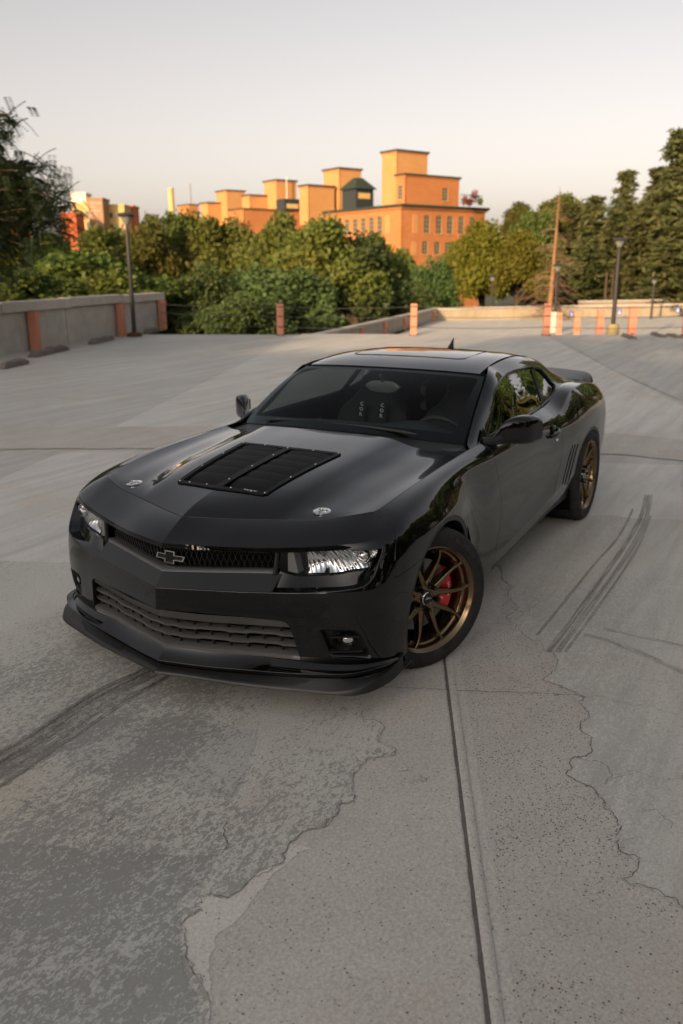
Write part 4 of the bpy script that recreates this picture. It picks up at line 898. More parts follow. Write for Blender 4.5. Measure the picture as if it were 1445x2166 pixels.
# dead spruce: bare lit trunk with drooping twigs
dt = at(1163, 643, d=50); tp = at(1185, 395, d=50); base = np.array([dt[0], dt[1], -1.2]); H_ = tp[2]+1.2; lean = (tp-dt)*[1, 1, 0]
dead = empty('dead_spruce', tuple(base)); setp(dead, 'dead spruce with bare orange-lit trunk and drooping twigs', 'tree')
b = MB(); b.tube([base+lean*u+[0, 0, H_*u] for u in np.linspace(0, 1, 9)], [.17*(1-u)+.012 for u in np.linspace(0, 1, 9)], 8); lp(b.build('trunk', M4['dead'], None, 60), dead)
rg_ = random.Random(4); b = MB()
for k in range(120):
    u = .04+.86*rg_.random()**1.3; a = rg_.uniform(0, 6.28); L = (2.4*(1-u)+.3)*rg_.uniform(.5, 1.1); p = base+lean*u+[0, 0, H_*u]; d_ = np.array([math.cos(a), math.sin(a), 0]); pts = [p, p+d_*L*.5+[0, 0, .02*L], p+d_*L+[0, 0, -.28*L]]; b.tube(pts, [.028, .018, .006], 3, cap=False)
    for q in range(3):
        s_ = p+d_*L*rg_.uniform(.3, .9)+[0, 0, -.08*L]; e_ = s_+np.array([rg_.gauss(0, .35), rg_.gauss(0, .35), -.25])*L*.4; b.tube([s_, e_], [.013, .005], 3, cap=False)
lp(b.build('bare_branches', M4['twig']), dead)
for (px_, d, y0, y1, lab, r) in ((1005, 57, 560, 660, 'thin bare sunlit trunk among the yellow-green leaves', .09), (1278, 56, 575, 655, 'pair of slim pine trunks behind the far wall', .12), (1292, 57, 570, 655, 'slim leaning pine trunk behind the far wall', .11)):
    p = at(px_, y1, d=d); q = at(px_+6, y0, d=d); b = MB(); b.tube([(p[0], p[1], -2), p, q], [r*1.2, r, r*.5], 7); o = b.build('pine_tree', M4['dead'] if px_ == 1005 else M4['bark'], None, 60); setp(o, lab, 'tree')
# feathery locust reaching in from the left
def locust():
    rg = np.random.RandomState(21); d0 = 17.0; base = at(-170, 560, d=d0); root = empty('locust_tree', (base[0], base[1], -6.5)); setp(root, 'dark feathery locust tree reaching in over the parapet wall', 'tree')
    ends = [(20, 240), (-5, 300), (0, 350), (40, 360), (90, 345), (120, 350), (145, 395), (150, 440), (110, 420), (60, 410), (20, 420), (75, 450), (120, 465), (150, 480), (20, 470), (60, 495), (10, 520), (40, 545), (0, 560), (20, 580), (95, 390), (5, 395), (-60, 300), (-100, 380), (-80, 460), (-40, 520), (-120, 250), (-60, 210), (-30, 400), (-30, 450), (45, 470), (100, 440), (30, 385), (70, 375), (105, 400), (130, 420), (135, 455), (85, 425), (45, 435), (5, 440), (30, 500), (15, 545), (50, 520), (5, 330), (15, 265), (60, 345), (140, 410), (90, 475), (110, 490)]
    b = MB(); b.tube([(base[0], base[1], -6.5), base, at(-120, 400, d=d0), at(-100, 250, d=d0)], [.28, .2, .12, .05], 8); hub = [at(-150, 520, d=d0), at(-130, 440, d=d0), at(-110, 330, d=d0)]
    C = []; A = []; Bq = []
    for (x, y) in ends:
        dd = d0+rg.uniform(-1.3, 1.3); e = at(x, y, d=dd); h = hub[0] if y > 430 else hub[1] if y > 330 else hub[2]; m_ = (e+h)/2+[0, 0, .25]
        path = spline([h, m_, e], 10); b.tube(path, np.linspace(.035, .005, 10), 5)
        for k in range(60):
            u = rg.randint(3, 10); s_ = path[u]+rg.normal(size=3)*.16; dv = rg.normal(size=3); dv[2] = -abs(dv[2])*.6-.15; dv /= np.linalg.norm(dv); L = rg.uniform(.22, .42)
            n = 11; uu = np.linspace(0, 1, n); p = s_+dv*L*uu[:, None]+np.array([0, 0, -.10])*(uu**2)[:, None]; sd = np.cross(dv, [0, 0, 1.0]); sd /= np.linalg.norm(sd)+1e-9
            for sg in (1, -1):
                q = p+sd*sg*.045; C.append(q); A.append(np.tile((sd*sg+dv*.3)*.055, (n, 1))); Bq.append(np.tile(dv*.026+np.array([0, 0, .012]), (n, 1)))
    lp(b.build('trunk', M4['bark'], None, 60), root); me = quads_mesh('crown', np.concatenate(C), np.concatenate(A), np.concatenate(Bq), M4['locust']); o = bpy.data.objects.new('crown', me); COL.objects.link(o); lp(o, root)
locust()
# unseen trees: beside the deck, mirrored in paint; behind the camera, added for shade
def ring(key, x, y, h, wide, rz, lab, grp):
    if key[0] == 'c': return tree(key, (x, y, -6.5), (( h+6.5)*wide, (h+6.5)*wide, h+6.5), rz, lab, grp, 'conifer')
    return tree(key, (x, y, h-1.0*h*.55), (h*.62*wide, h*.62*wide, h*.60), rz, lab, grp)
rk = random.Random(12)
for i in range(6):  # unseen row added to keep the sun off car and deck
    y = -20+i*10.5; ring(('g1', 'o1', 'd2', 'g2')[i % 4], 62+rk.uniform(-3, 3), y+rk.uniform(-1.5, 1.5), 21.5+rk.uniform(-1.0, 1.0), 1.0, i*1.3, 'unseen tall broadleaf tree added opposite the brick mill to shade the deck', 'added shade trees opposite the mill')
for i in range(5):  # second added row, blocks sun leaking between the first crowns
    y = -18+i*13.0; ring(('o1', 'g1', 'd1', 'g2')[i % 4], 76+rk.uniform(-3, 3), y+rk.uniform(-1.5, 1.5), 24+rk.uniform(-1, 1), 1.0, i*.7, 'unseen tall broadleaf tree added in a second row to shade the deck', 'added shade trees opposite the mill')
for i in range(11):
    x = -16+i*4.4; ring(('c1', 'd1', 'c2', 'g1', 'c3', 'o2')[i % 6], x+rk.uniform(-1, 1), 19+rk.uniform(-2, 2), (10.0 if i % 2 == 0 else 8.0)+rk.uniform(-1.5, 1.5), .8 if i % 2 else 1.3, i*.8, 'tree in the mixed row along the driver side of the deck', 'trees along the driver side')

for i, (x, y, h) in enumerate(((-13, 25, 12), (-21, 27, 14), (-29, 24, 15), (-36, 29, 17), (-43, 22, 15), (-50, 27, 18), (-57, 18, 17), (-62, 26, 19), (-70, 14, 18), (-34, 36, 18), (-24, 36, 16), (-5, 31, 13), (-66, 3, 17), (-72, 8, 19), (-64, -1, 15), (-80, 2, 20))):
    ring(('c2', 'd2', 'c1', 'o1', 'c3', 'd1', 'c2', 'o2')[i % 8], x, y, h, .95 if i % 2 else 1.25, i*1.1, 'tree in the wood that runs on beside the lower deck', 'wood beside the lower deck')

M4['red'] = leaf_mat('russet_leaves', (.20, .05, .03), (.34, .12, .05), .3)
rgp = np.random.RandomState(8)
for k, (px_, py_, wpx) in enumerate(((984, 424, 12), (1004, 415, 16), (994, 428, 10), (1016, 426, 9))):
    c0 = at(px_, py_, d=104.5); n_ = 260; d_ = rnd_dirs(rgp, n_); C_ = c0+d_*(rgp.uniform(0, 1, n_)**.5)[:, None]*np.array([.45, .45, .6])*wpx/12; a_ = rnd_dirs(rgp, n_)*.10; b_ = np.cross(a_, rnd_dirs(rgp, n_)); me = quads_mesh('terrace_plant', C_, a_, b_, M4['red'] if k != 3 else M4['green'])
    o = bpy.data.objects.new('terrace_plant', me); COL.objects.link(o); setp(o, ('russet potted shrub left on the mill roof terrace', 'tall russet shrub on the mill roof terrace', 'low red flowers behind the black terrace railing', 'small green shrub at the end of the terrace railing')[k], 'plant')

for i in range(11):
    ring(('g1', 'o1', 'd2', 'o2', 'g2')[i % 5], 14-i*3.6+rk.uniform(-1, 1), -33-i*.9+rk.uniform(-3, 3), 7.0+rk.uniform(-1.5, 2.5), 1.25, i*1.7, 'tree beyond the long end of the parapet wall', 'trees behind the parapet wall')

# ---- materials of the car
M = {}
def make_paint():
    m = mat('black_paint', (.0015, .0016, .0018), rough=.30, spec=.03, coat=1.0, coat_rough=.004)
    m.node_tree.nodes['Principled BSDF'].inputs['Coat IOR'].default_value = 1.54
    return m
M['paint'] = make_paint()
M['satin'] = mat('satin_black_plastic', (.012, .012, .0125), rough=.38, spec=.45)
M['matte'] = mat('matte_black_plastic', (.010, .010, .010), rough=.62, spec=.35)
M['hole'] = mat('dark_void', (.002, .002, .002), rough=.9, spec=.1)
M['rubber'] = mat('black_rubber', (.012, .012, .012), rough=.7, spec=.3)
M['gloss'] = mat('gloss_black', (.004, .004, .004), rough=.08, spec=.5)
M['chrome'] = mat('chrome', (.75, .75, .75), rough=.08, metal=1.0)
M['satin_grey'] = mat('satin_grey_trim', (.085, .084, .082), rough=.33, spec=.5)
M['trim'] = mat('dark_trim', (.03, .031, .033), rough=.25, metal=.6)

car = empty('sports_car'); setp(car, 'glossy black two-door sports coupe with bronze wheels parked on the concrete deck', 'car')

# ---- main wrap-around body surface (driver half): rows from the bottom edge up to hood seam and window sill
_rows = [
 # bottom edge
 [(.872,0,.250),(.815,.2,.248),(.748,.4,.243),(.690,.6,.238),(.632,.75,.236),(.578,.84,.235),(.495,.903,.230),(.40,.93,.215),(.2,.94,.21),(0,.94,.21),(-.25,.925,.21),(-.5,.905,.207),(-.9,.905,.207),(-1.4,.905,.232),(-1.9,.905,.258),(-2.25,.905,.26),(-2.55,.91,.26),(-2.85,.915,.26),(-3.2,.905,.28),(-3.5,.87,.31),(-3.76,.74,.34),(-3.86,.4,.36),(-3.88,0,.36)],
 # rocker crease / lower face
 [(.893,0,.345),(.830,.2,.345),(.766,.4,.343),(.702,.6,.343),(.648,.75,.343),(.595,.84,.343),(.508,.909,.343),(.40,.942,.345),(.2,.958,.34),(0,.96,.335),(-.25,.948,.33),(-.5,.920,.322),(-.9,.926,.318),(-1.4,.932,.345),(-1.9,.936,.392),(-2.25,.940,.42),(-2.55,.945,.42),(-2.85,.95,.42),(-3.2,.94,.43),(-3.5,.90,.45),(-3.80,.76,.47),(-3.91,.4,.48),(-3.93,0,.48)],
 # face under the crease / lower door
 [(.904,0,.445),(.841,.2,.443),(.777,.4,.440),(.711,.6,.438),(.655,.75,.440),(.602,.84,.445),(.515,.913,.45),(.403,.946,.455),(.2,.963,.465),(0,.966,.47),(-.25,.955,.47),(-.5,.915,.46),(-.9,.913,.45),(-1.4,.910,.455),(-1.9,.914,.475),(-2.25,.932,.51),(-2.55,.95,.52),(-2.85,.957,.52),(-3.2,.95,.53),(-3.5,.915,.54),(-3.81,.775,.56),(-3.92,.4,.57),(-3.94,0,.57)],
 # V crease of the nose / mid door
 [(.901,0,.541),(.838,.2,.545),(.774,.4,.550),(.707,.6,.560),(.648,.75,.570),(.592,.84,.575),(.508,.913,.575),(.400,.945,.58),(.2,.964,.60),(0,.967,.615),(-.25,.953,.61),(-.5,.912,.59),(-.9,.907,.58),(-1.4,.903,.58),(-1.9,.910,.60),(-2.25,.930,.625),(-2.55,.95,.635),(-2.85,.960,.64),(-3.2,.953,.64),(-3.5,.918,.64),(-3.80,.78,.66),(-3.91,.4,.67),(-3.93,0,.67)],
 # lamp level
 [(.873,0,.625),(.818,.2,.63),(.745,.4,.634),(.672,.6,.642),(.611,.75,.655),(.558,.84,.662),(.480,.903,.672),(.388,.935,.69),(.2,.955,.72),(0,.958,.735),(-.25,.940,.73),(-.5,.904,.71),(-.9,.902,.70),(-1.4,.902,.70),(-1.9,.912,.71),(-2.25,.934,.73),(-2.55,.953,.745),(-2.85,.958,.75),(-3.2,.95,.75),(-3.5,.915,.75),(-3.79,.78,.77),(-3.90,.4,.78),(-3.92,0,.78)],
 # lower edge of the nose lip / upper side
 [(.842,0,.709),(.800,.2,.714),(.722,.4,.714),(.640,.6,.723),(.572,.75,.736),(.512,.84,.742),(.436,.893,.757),(.356,.913,.777),(.19,.920,.805),(0,.917,.823),(-.25,.900,.83),(-.5,.886,.828),(-.9,.890,.82),(-1.4,.893,.82),(-1.9,.903,.83),(-2.25,.916,.845),(-2.55,.926,.885),(-2.85,.928,.905),(-3.2,.915,.895),(-3.5,.885,.87),(-3.79,.76,.86),(-3.90,.4,.86),(-3.92,0,.86)],
 # upper edge of the lip / shoulder
 [(.839,0,.727),(.796,.2,.733),(.717,.4,.733),(.635,.6,.743),(.565,.75,.757),(.500,.835,.768),(.412,.872,.790),(.325,.878,.818),(.17,.878,.850),(-.01,.876,.872),(-.25,.866,.888),(-.5,.860,.898),(-.9,.866,.896),(-1.4,.872,.895),(-1.9,.880,.900),(-2.25,.872,.918),(-2.55,.852,1.018),(-2.85,.848,1.030),(-3.2,.838,1.000),(-3.5,.815,.958),(-3.77,.71,.93),(-3.88,.4,.93),(-3.90,0,.93)],
 # hood seam / window sill / deck edge
 [(.697,0,.809),(.610,.2,.804),(.528,.4,.806),(.460,.6,.820),(.397,.725,.840),(.362,.762,.846),(.322,.780,.850),(.268,.786,.856),(.13,.790,.871),(-.05,.793,.887),(-.28,.796,.904),(-.5,.798,.916),(-.9,.800,.936),(-1.4,.806,.946),(-1.9,.800,.955),(-2.25,.785,.972),(-2.55,.765,1.036),(-2.85,.745,1.042),(-3.2,.725,1.010),(-3.5,.69,.965),(-3.72,.60,.945),(-3.80,.4,.945),(-3.82,0,.945)],
]
_nst = len(_rows[0])
def _wt(*pairs):
    return np.interp(np.arange(_nst), [p[0] for p in pairs], [p[1] for p in pairs])
B = Loft(_rows, crease={1: _wt((0,0),(11,0),(12.5,1),(15,1),(16,0)), 3: _wt((0,1),(3,1),(5,.2),(6,0)), 5: _wt((0,1),(4,1),(5.5,.3),(7,0)), 6: _wt((0,1),(4,.9),(5,.4),(7,0),(13.5,0),(15,.75),(18,.75),(20,.3))}, mid=3)
TI = B.at_idx

# ---- panel outlines (traced on the driver side, mirrored)
def arch(xc, zc, rx, rz, a0, a1, n=40):
    return [(xc+rx*math.cos(math.radians(a)), zc+rz*math.sin(math.radians(a))) for a in np.linspace(a0, a1, n)]
FA = (-.05, .35, .415, .388); RA = (-2.862, .345, .395, .372)
tE = B.T[-1]
arch_f = B.xz(arch(*FA, -21, 201, 60), tr=(TI(6.3), TI(11.8)), vr=(0, 5.2))            # from the front bottom over the top to the rear bottom
arch_r = B.xz(arch(*RA, -13, 193, 60), tr=(TI(14.2), TI(19)), vr=(0, 5.2))
arch_r = arch_r[::-1]                                                                   # from its front (towards the door) to its rear ... reversed below where needed
seam_bf = B.px([(784, 1081), (808, 1093), (832, 1106), (836, 1130), (836, 1170), (836, 1222)], tr=(TI(3.8), TI(8.6)), vr=(2.5, 7))
k_f = int(np.argmin(np.abs(arch(*FA, -21, 201, 60)[0][0]*0 + np.array([p[1] for p in arch(*FA, -21, 201, 60)][:30]) - .585)))
corner_t = seam_bf[0][0]
pocket_px = [(330, 1243), (450, 1249), (580, 1256), (642, 1255), (705, 1251), (746, 1247), (767, 1242), (779, 1234), (790, 1220), (800, 1193), (807, 1172), (809, 1159)]
lip_px = [(809, 1159), (780, 1160), (740, 1162), (664, 1167), (610, 1169), (550, 1169), (450, 1165), (380, 1160)]
pocket = B.px(pocket_px[1:], tr=(0, TI(7)), vr=(2.6, 5.4))
lipc = np.array([(t_, 5.02) for t_ in np.linspace(TI(4), 0, 14)])
for q_ in pocket:
    w_ = np.clip((q_[0]-TI(3.3))/(TI(4.3)-TI(3.3)), 0, 1); q_[1] = 3.0*(1-w_)+q_[1]*w_
pocket = np.concatenate([[(t_, 3.0) for t_ in np.linspace(TI(.6), TI(3.2), 16)], pocket[pocket[:, 0] > TI(3.25)]])
pocket_uv = np.concatenate([[(-.01, 3.0)], pocket, lipc[:], [(-.01, 5.02)]])
pocket_uv[0] = (0, 3.0)
intake_px = [(460, 1302), (560, 1310), (594, 1313), (606, 1317), (613, 1325), (636, 1393), (634, 1398), (620, 1399), (480, 1386)]
intake = B.px(intake_px, tr=(0, TI(5)), vr=(0, 3))
intake_uv = np.concatenate([[(0, 2.0)], [(TI(.6), 2.0)], intake[1:-2], [(intake[-3][0], 0.0)], [(0, -.05)]])
fog_px = [(672, 1333), (690, 1331), (752, 1333), (762, 1341), (787, 1389), (783, 1394), (704, 1391), (694, 1385)]
fog_uv = B.px(fog_px, tr=(TI(2), TI(6.5)), vr=(0, 3))
i_s = int(np.argmin(np.abs(arch_f[:30, 1] - seam_bf[-1][1] - .0)))
bumper_out = np.concatenate([[(0, 0)], [(arch_f[0][0], 0)], arch_f[:i_s+1], seam_bf[::-1], [(t, 7.0) for t in np.linspace(corner_t, 0, 14)]])
bumper_out[-14][1] = 7.0
front_bumper = panel('front_bumper', B, bumper_out, [pocket_uv, intake_uv, fog_uv], M['paint'], car, 'join', res=(.022, .14), flange=.016,
    lines=[(6, 0, TI(5)), (3, TI(3.05), TI(5.5))])
def_door_f = B.px([(1043, 962), (1048, 980), (1053, 1003), (1058, 1030), (1061, 1058), (1060, 1090), (1056, 1120), (1050, 1155), (1045, 1183)], tr=(TI(10.5), TI(14)), vr=(0, 7))
def_door_f[0][1] = 7.0
VB = .34
door_f = np.concatenate([def_door_f, [(def_door_f[-1][0]-.01, VB)]])
door_r = B.px([(1163, 868), (1175, 882), (1184, 900), (1189, 925), (1190, 950), (1186, 980), (1179, 1010), (1171, 1045)], tr=(TI(13), TI(16.3)), vr=(.6, 7))
door_r[0][1] = 7.0
door_r = np.concatenate([door_r, [(door_r[-1][0]-.01, VB)]])
# fender: bumper seam, hood seam, door cut, sill, arch
fender_out = np.concatenate([seam_bf, arch_f[i_s:], [(arch_f[-1][0], 0), (door_f[-1][0], 0)], door_f[::-1][1:] if False else door_f[::-1], [(t, 7.0) for t in np.linspace(def_door_f[0][0], corner_t, 30)[1:-1]]])
fenders = panel('fender', B, fender_out, [], M['paint'], car, 'pair', res=(.028, .16), flange=.024)
door_out = np.concatenate([door_f, [(t, VB) for t in np.linspace(door_f[-1][0], door_r[-1][0], 20)[1:-1]], door_r[::-1], [(t, 7.0) for t in np.linspace(door_r[0][0], door_f[0][0], 20)[1:-1]]])
doors = panel('door', B, door_out, [], M['paint'], car, 'pair', res=(.03, .16), flange=.02, lines=[(1, door_f[-1][0]+.02, door_r[-1][0]-.02)])
# rear quarter with three gill slots
gills = []
for (a, b) in (((1212.6, 941), (1190, 1024)), ((1217.8, 939.6), (1194.6, 1025)), ((1222.8, 938.7), (1199, 1026))):
    q = B.px([(a[0]-1.1, a[1]), (a[0]+1.1, a[1]), (b[0]+1.1, b[1]), (b[0]-1.1, b[1])], tr=(TI(14), TI(17.5)), vr=(.5, 6)); gills.append(q)
ar = arch_r[::-1] if arch_r[0][0] > arch_r[-1][0] else arch_r     # front to rear
t_tail = TI(19.4)
rocker_r = door_r[-1]
quarter_out = np.concatenate([door_r, [(ar[0][0], VB*.9)], ar[1:-1], [(ar[-1][0], .1)], [(t_tail, 0)], [(t_tail, v) for v in np.linspace(0, 7, 8)[1:]], [(t, 7.0) for t in np.linspace(t_tail, door_r[0][0], 24)[1:-1]]])
quarters = panel('quarter_panel', B, quarter_out, gills, M['paint'], car, 'pair', res=(.03, .16), flange=.02)
for q, sy in zip(quarters, (1, -1)):
    b = MB()
    for g in gills:
        P = B.ev(g[:, 0], g[:, 1])*[1, sy, 1]; c = P.mean(0)
        P = c+(P-c)*1.25; P[:, 1] -= .012*sy; b.add(P, [(0, 1, 2, 3)])
    b.build('gill_backing', M['hole'], q)
rocker_out = [(door_f[-1][0]+.003, 0), (ar[0][0]+.0, 0), (ar[0][0]+.0, VB*.9-.05), (door_f[-1][0]+.003, VB-.05)]
rockers = panel('side_skirt', B, rocker_out, [], M['satin'], car, 'pair', res=(.05, .1), flange=.03, gap=.001, off=-.004)
rear_bumper = panel('rear_bumper', B, [(t_tail, 0), (tE, 0), (tE, 7), (t_tail, 7)], [], M['paint'], car, 'join', res=(.05, .25), flange=.02)

# arch lips: rolled flange round each wheel opening
def arch_lip(uv, sy, nm='wheel_arch_lip'):
    P = B.ev(uv[:, 0], uv[:, 1]); N = B.normal(uv[:, 0], uv[:, 1]); c = np.array([P[:, 0].mean(), 0, .34])
    inw = (c-P)*[1, 0, 1]; inw /= np.linalg.norm(inw, axis=1)[:, None]
    rows = [P-N*.003+inw*.001, P+inw*.012-N*.001, P+inw*.021-N*.003, P+inw*.024-[0, .012, 0], P+inw*.020-[0, .07, 0]]
    b = MB(); rr = [r*[1, sy, 1] for r in rows]; b.loft(rr if sy < 0 else rr[::-1]); return b.build(nm, M['satin'], car, 50)
for sy in (1, -1):
    arch_lip(arch_f, sy); arch_lip(ar, sy)
# wheel wells
def well(xc, sy):
    b = MB(); n = 24; rows = []
    for y in (.93, .52):
        rows.append([(xc+.43*math.cos(a), sy*y, .36+.41*math.sin(a)) for a in np.linspace(-.5, math.pi+.5, n)])
    b.loft(rows); b.add([(xc+.43*math.cos(a), sy*.52, .36+.41*math.sin(a)) for a in np.linspace(-.5, math.pi+.5, n)], [tuple(range(n))])
    return b.build('wheel_well', M['hole'], car)
for sy in (1, -1): well(-.05, sy); well(-2.862, sy)

# ---- hood
hc = [[(.697,0,.809),(.60,0,.846),(.452,0,.878),(.15,0,.921),(-.171,0,.952),(-.40,0,.972),(-.585,0,.984)],
      [(.610,.2,.804),(.53,.205,.838),(.42,.21,.873),(.15,.22,.917),(-.171,.225,.949),(-.40,.23,.969),(-.583,.235,.982)],
      [(.545,.36,.805),(.48,.365,.832),(.38,.37,.866),(.15,.385,.908),(-.171,.40,.941),(-.40,.41,.960),(-.575,.42,.975)],
      [(.520,.42,.806),(.46,.425,.827),(.36,.43,.854),(.15,.445,.891),(-.171,.465,.922),(-.40,.475,.942),(-.585,.49,.952)],
      [(.497,.49,.810),(.44,.495,.826),(.35,.50,.843),(.15,.515,.874),(-.171,.535,.903),(-.40,.55,.922),(-.61,.56,.931)],
      [(.460,.60,.820),(.415,.607,.831),(.33,.615,.844),(.13,.63,.868),(-.171,.645,.894),(-.42,.655,.912),(-.645,.66,.922)],
      [(.418,.695,.834),(.38,.70,.840),(.29,.71,.850),(.10,.72,.869),(-.20,.728,.892),(-.45,.733,.909),(-.68,.737,.920)],
      [(.362,.762,.846),(.322,.780,.850),(.268,.786,.856),(.07,.7915,.876),(-.22,.795,.9),(-.47,.7975,.9145),(-.712,.799,.926)]]
_t7 = np.linspace(corner_t, TI(11.55), 200); _r7 = B.ev(_t7, np.full(200, 7.0))
_xs = [-.712+.0*k for k in range(1)]
for r in hc[:-1]:                                        # front edge follows the seam exactly
    tt = np.linspace(0, corner_t+.05, 400); pp = B.ev(tt, np.full(400, 7.0)); k = int(np.argmin(np.abs(pp[:, 1]-r[0][1]))); r[0] = tuple(pp[k])
seam_side = B.ev(np.linspace(corner_t+.012, np.interp(-.712, _r7[::-1, 0], _t7[::-1]), 14), np.full(14, 7.0))
_H0 = Loft([spline(r, 14) for r in hc[:-1]]+[seam_side], mid=3); _rr = []
_tt = np.linspace(0, corner_t+.012, 900); _pp = B.ev(_tt, np.full(900, 7.0))
for v_ in np.linspace(0, 7, 29):
    P_ = _H0.ev(np.linspace(0, _H0.T[-1], 20), np.full(20, v_)); k = int(np.argmin(np.abs(_pp[:, 1]-P_[0, 1]))); P_ = P_+(_pp[k]-P_[0])*((1-np.linspace(0, 1, 20))**4)[:, None]
    if v_ == 0: P_[:, 1] = 0
    _rr.append(P_)
HD = Loft(_rr, mid=12); HK = HD.K-1
hood_out = [(0, 0), (HD.T[-1], 0)]+[(HD.T[-1], v) for v in range(1, HK+1)]+[(0, v) for v in range(HK, 0, -1)]
vent_xy = [(.432, 0), (.405, .244), (-.195, .30), (-.17, 0)]
vent_uv = HD.xy([(.425, .02), (.408, .19), (.395, .236), (.10, .264), (-.18, .286), (-.178, .1), (-.172, .02)])
vent_hole = np.concatenate([[(vent_uv[0][0], -.05)], vent_uv, [(vent_uv[-1][0], -.05)]])
hood = panel('hood', HD, hood_out, [vent_hole], M['paint'], car, 'join', res=(.028, .8), flange=.014, flip=True, gap=.0032, lip=.0022)

# ---- windscreen, roof, rear window
wb = [(-.625,0,.982),(-.640,.2,.980),(-.678,.4,.970),(-.722,.55,.957),(-.765,.66,.945),(-.81,.745,.936)]
wt = [(-1.33,0,1.263),(-1.334,.2,1.262),(-1.348,.4,1.257),(-1.362,.52,1.252),(-1.376,.595,1.247),(-1.390,.642,1.241)]
wr = []
for f, bl in ((0, 0), (.33, .022), (.66, .024), (1, 0)):
    wr.append([tuple(np.array(a)*(1-f)+np.array(b)*f+np.array([.6, 0, .8])*bl) for a, b in zip(wb, wt)])
WS = Loft(wr, mid=1)
rfc = [[(-1.335,0,1.266),(-1.50,0,1.296),(-1.75,0,1.320),(-2.05,0,1.322),(-2.35,0,1.300),(-2.62,0,1.262)],
       [(-1.339,.2,1.265),(-1.50,.2,1.295),(-1.75,.2,1.319),(-2.05,.2,1.321),(-2.35,.2,1.299),(-2.62,.2,1.260)],
       [(-1.353,.4,1.260),(-1.51,.4,1.289),(-1.75,.4,1.312),(-2.05,.4,1.313),(-2.35,.4,1.291),(-2.62,.4,1.251)],
       [(-1.368,.52,1.254),(-1.52,.51,1.281),(-1.75,.50,1.303),(-2.05,.49,1.305),(-2.35,.48,1.283),(-2.62,.47,1.243)],
       [(-1.385,.60,1.247),(-1.53,.590,1.269),(-1.75,.575,1.288),(-2.05,.560,1.291),(-2.35,.545,1.269),(-2.62,.535,1.228)]]
RF = Loft([spline(r, 10) for r in rfc], mid=2)
roof = panel('roof', RF, [(0, 0), (RF.T[-1], 0), (RF.T[-1], 4), (0, 4)], [], M['paint'], car, 'join', res=(.04, .3), gap=.002, flange=.012, flip=True)
rgc = [[(-2.625,0,1.262),(-2.85,0,1.17),(-3.1,0,1.07),(-3.25,0,1.02)],[(-2.625,.3,1.258),(-2.85,.3,1.165),(-3.1,.31,1.065),(-3.25,.32,1.015)],[(-2.625,.53,1.228),(-2.85,.54,1.135),(-3.1,.565,1.045),(-3.25,.58,1.0)]]
RG = Loft([spline(r, 6) for r in rgc], mid=1)

# ---- side of the cabin: pillars and window outline
stx = [(-.735,.799,.929),(-.92,.801,.938),(-1.12,.803,.942),(-1.4,.806,.947),(-1.7,.804,.952),(-2.05,.793,.962),(-2.35,.780,.990),(-2.6,.762,1.038),(-2.85,.745,1.042),(-3.1,.731,1.020),(-3.3,.715,.996)]
tpx = [(-.80,.752,.938),(-.98,.716,1.028),(-1.18,.680,1.132),(-1.392,.645,1.243),(-1.62,.583,1.280),(-2.05,.562,1.291),(-2.37,.547,1.266),(-2.6,.538,1.231),(-2.85,.543,1.134),(-3.1,.568,1.044),(-3.3,.60,1.003)]
sgr = []
for u, bl in ((0, 0), (.12, .006), (.32, .016), (.55, .026), (.76, .030), (.90, .020), (1, 0)):
    row = []
    for i, (a, b) in enumerate(zip(stx, tpx)):
        a = np.array(a); b = np.array(b); d = b-a; nn = np.array([0, d[2], -d[1]]); L = np.linalg.norm(nn)+1e-9
        row.append(tuple(a+d*u+nn/L*bl*min(1, L/.33)))
    sgr.append(row)
SG = Loft(sgr, mid=0)
dlo_px = [(1032.5, 934), (1035, 910), (1039, 886), (1044, 846), (1050, 819), (1061, 801), (1079, 787), (1102, 779), (1125, 776), (1139, 779), (1152, 790), (1166, 807), (1174, 818), (1170.6, 840), (1160, 861), (1143.6, 873), (1121, 885), (1080, 906)]
dlo = SG.px(dlo_px, tr=(0, SG.T[-1]), vr=(.15, 5.6))
dlo = spline(np.concatenate([dlo[:13], dlo[13:]]), 60)
dlo_hole = np.concatenate([dlo, [(dlo[0][0]+.004, dlo[-1][1]*.6+.05)]])
side_out = [(0, 0), (SG.T[-1], 0), (SG.T[-1], 6), (0, 6)]
pillars = panel('cabin_pillar', SG, side_out, [dlo_hole], M['paint'], car, 'pair', res=(.035, .25), flange=.018, gap=.001)
# trim round the window opening and the glass itself
def dlo_trim(sy):
    P = SG.ev(dlo_hole[:, 0], dlo_hole[:, 1]); N = SG.normal(dlo_hole[:, 0], dlo_hole[:, 1]); c = P.mean(0)
    b = MB(); b.tube([p*[1, sy, 1] for p in P-N*.003], .0075, 6, closed=True); return b.build('window_trim', M['trim'], car, 60)
both(dlo_trim)
M['glass_side'] = mat('tinted_side_glass', (.004, .005, .004), rough=.01, spec=.6)
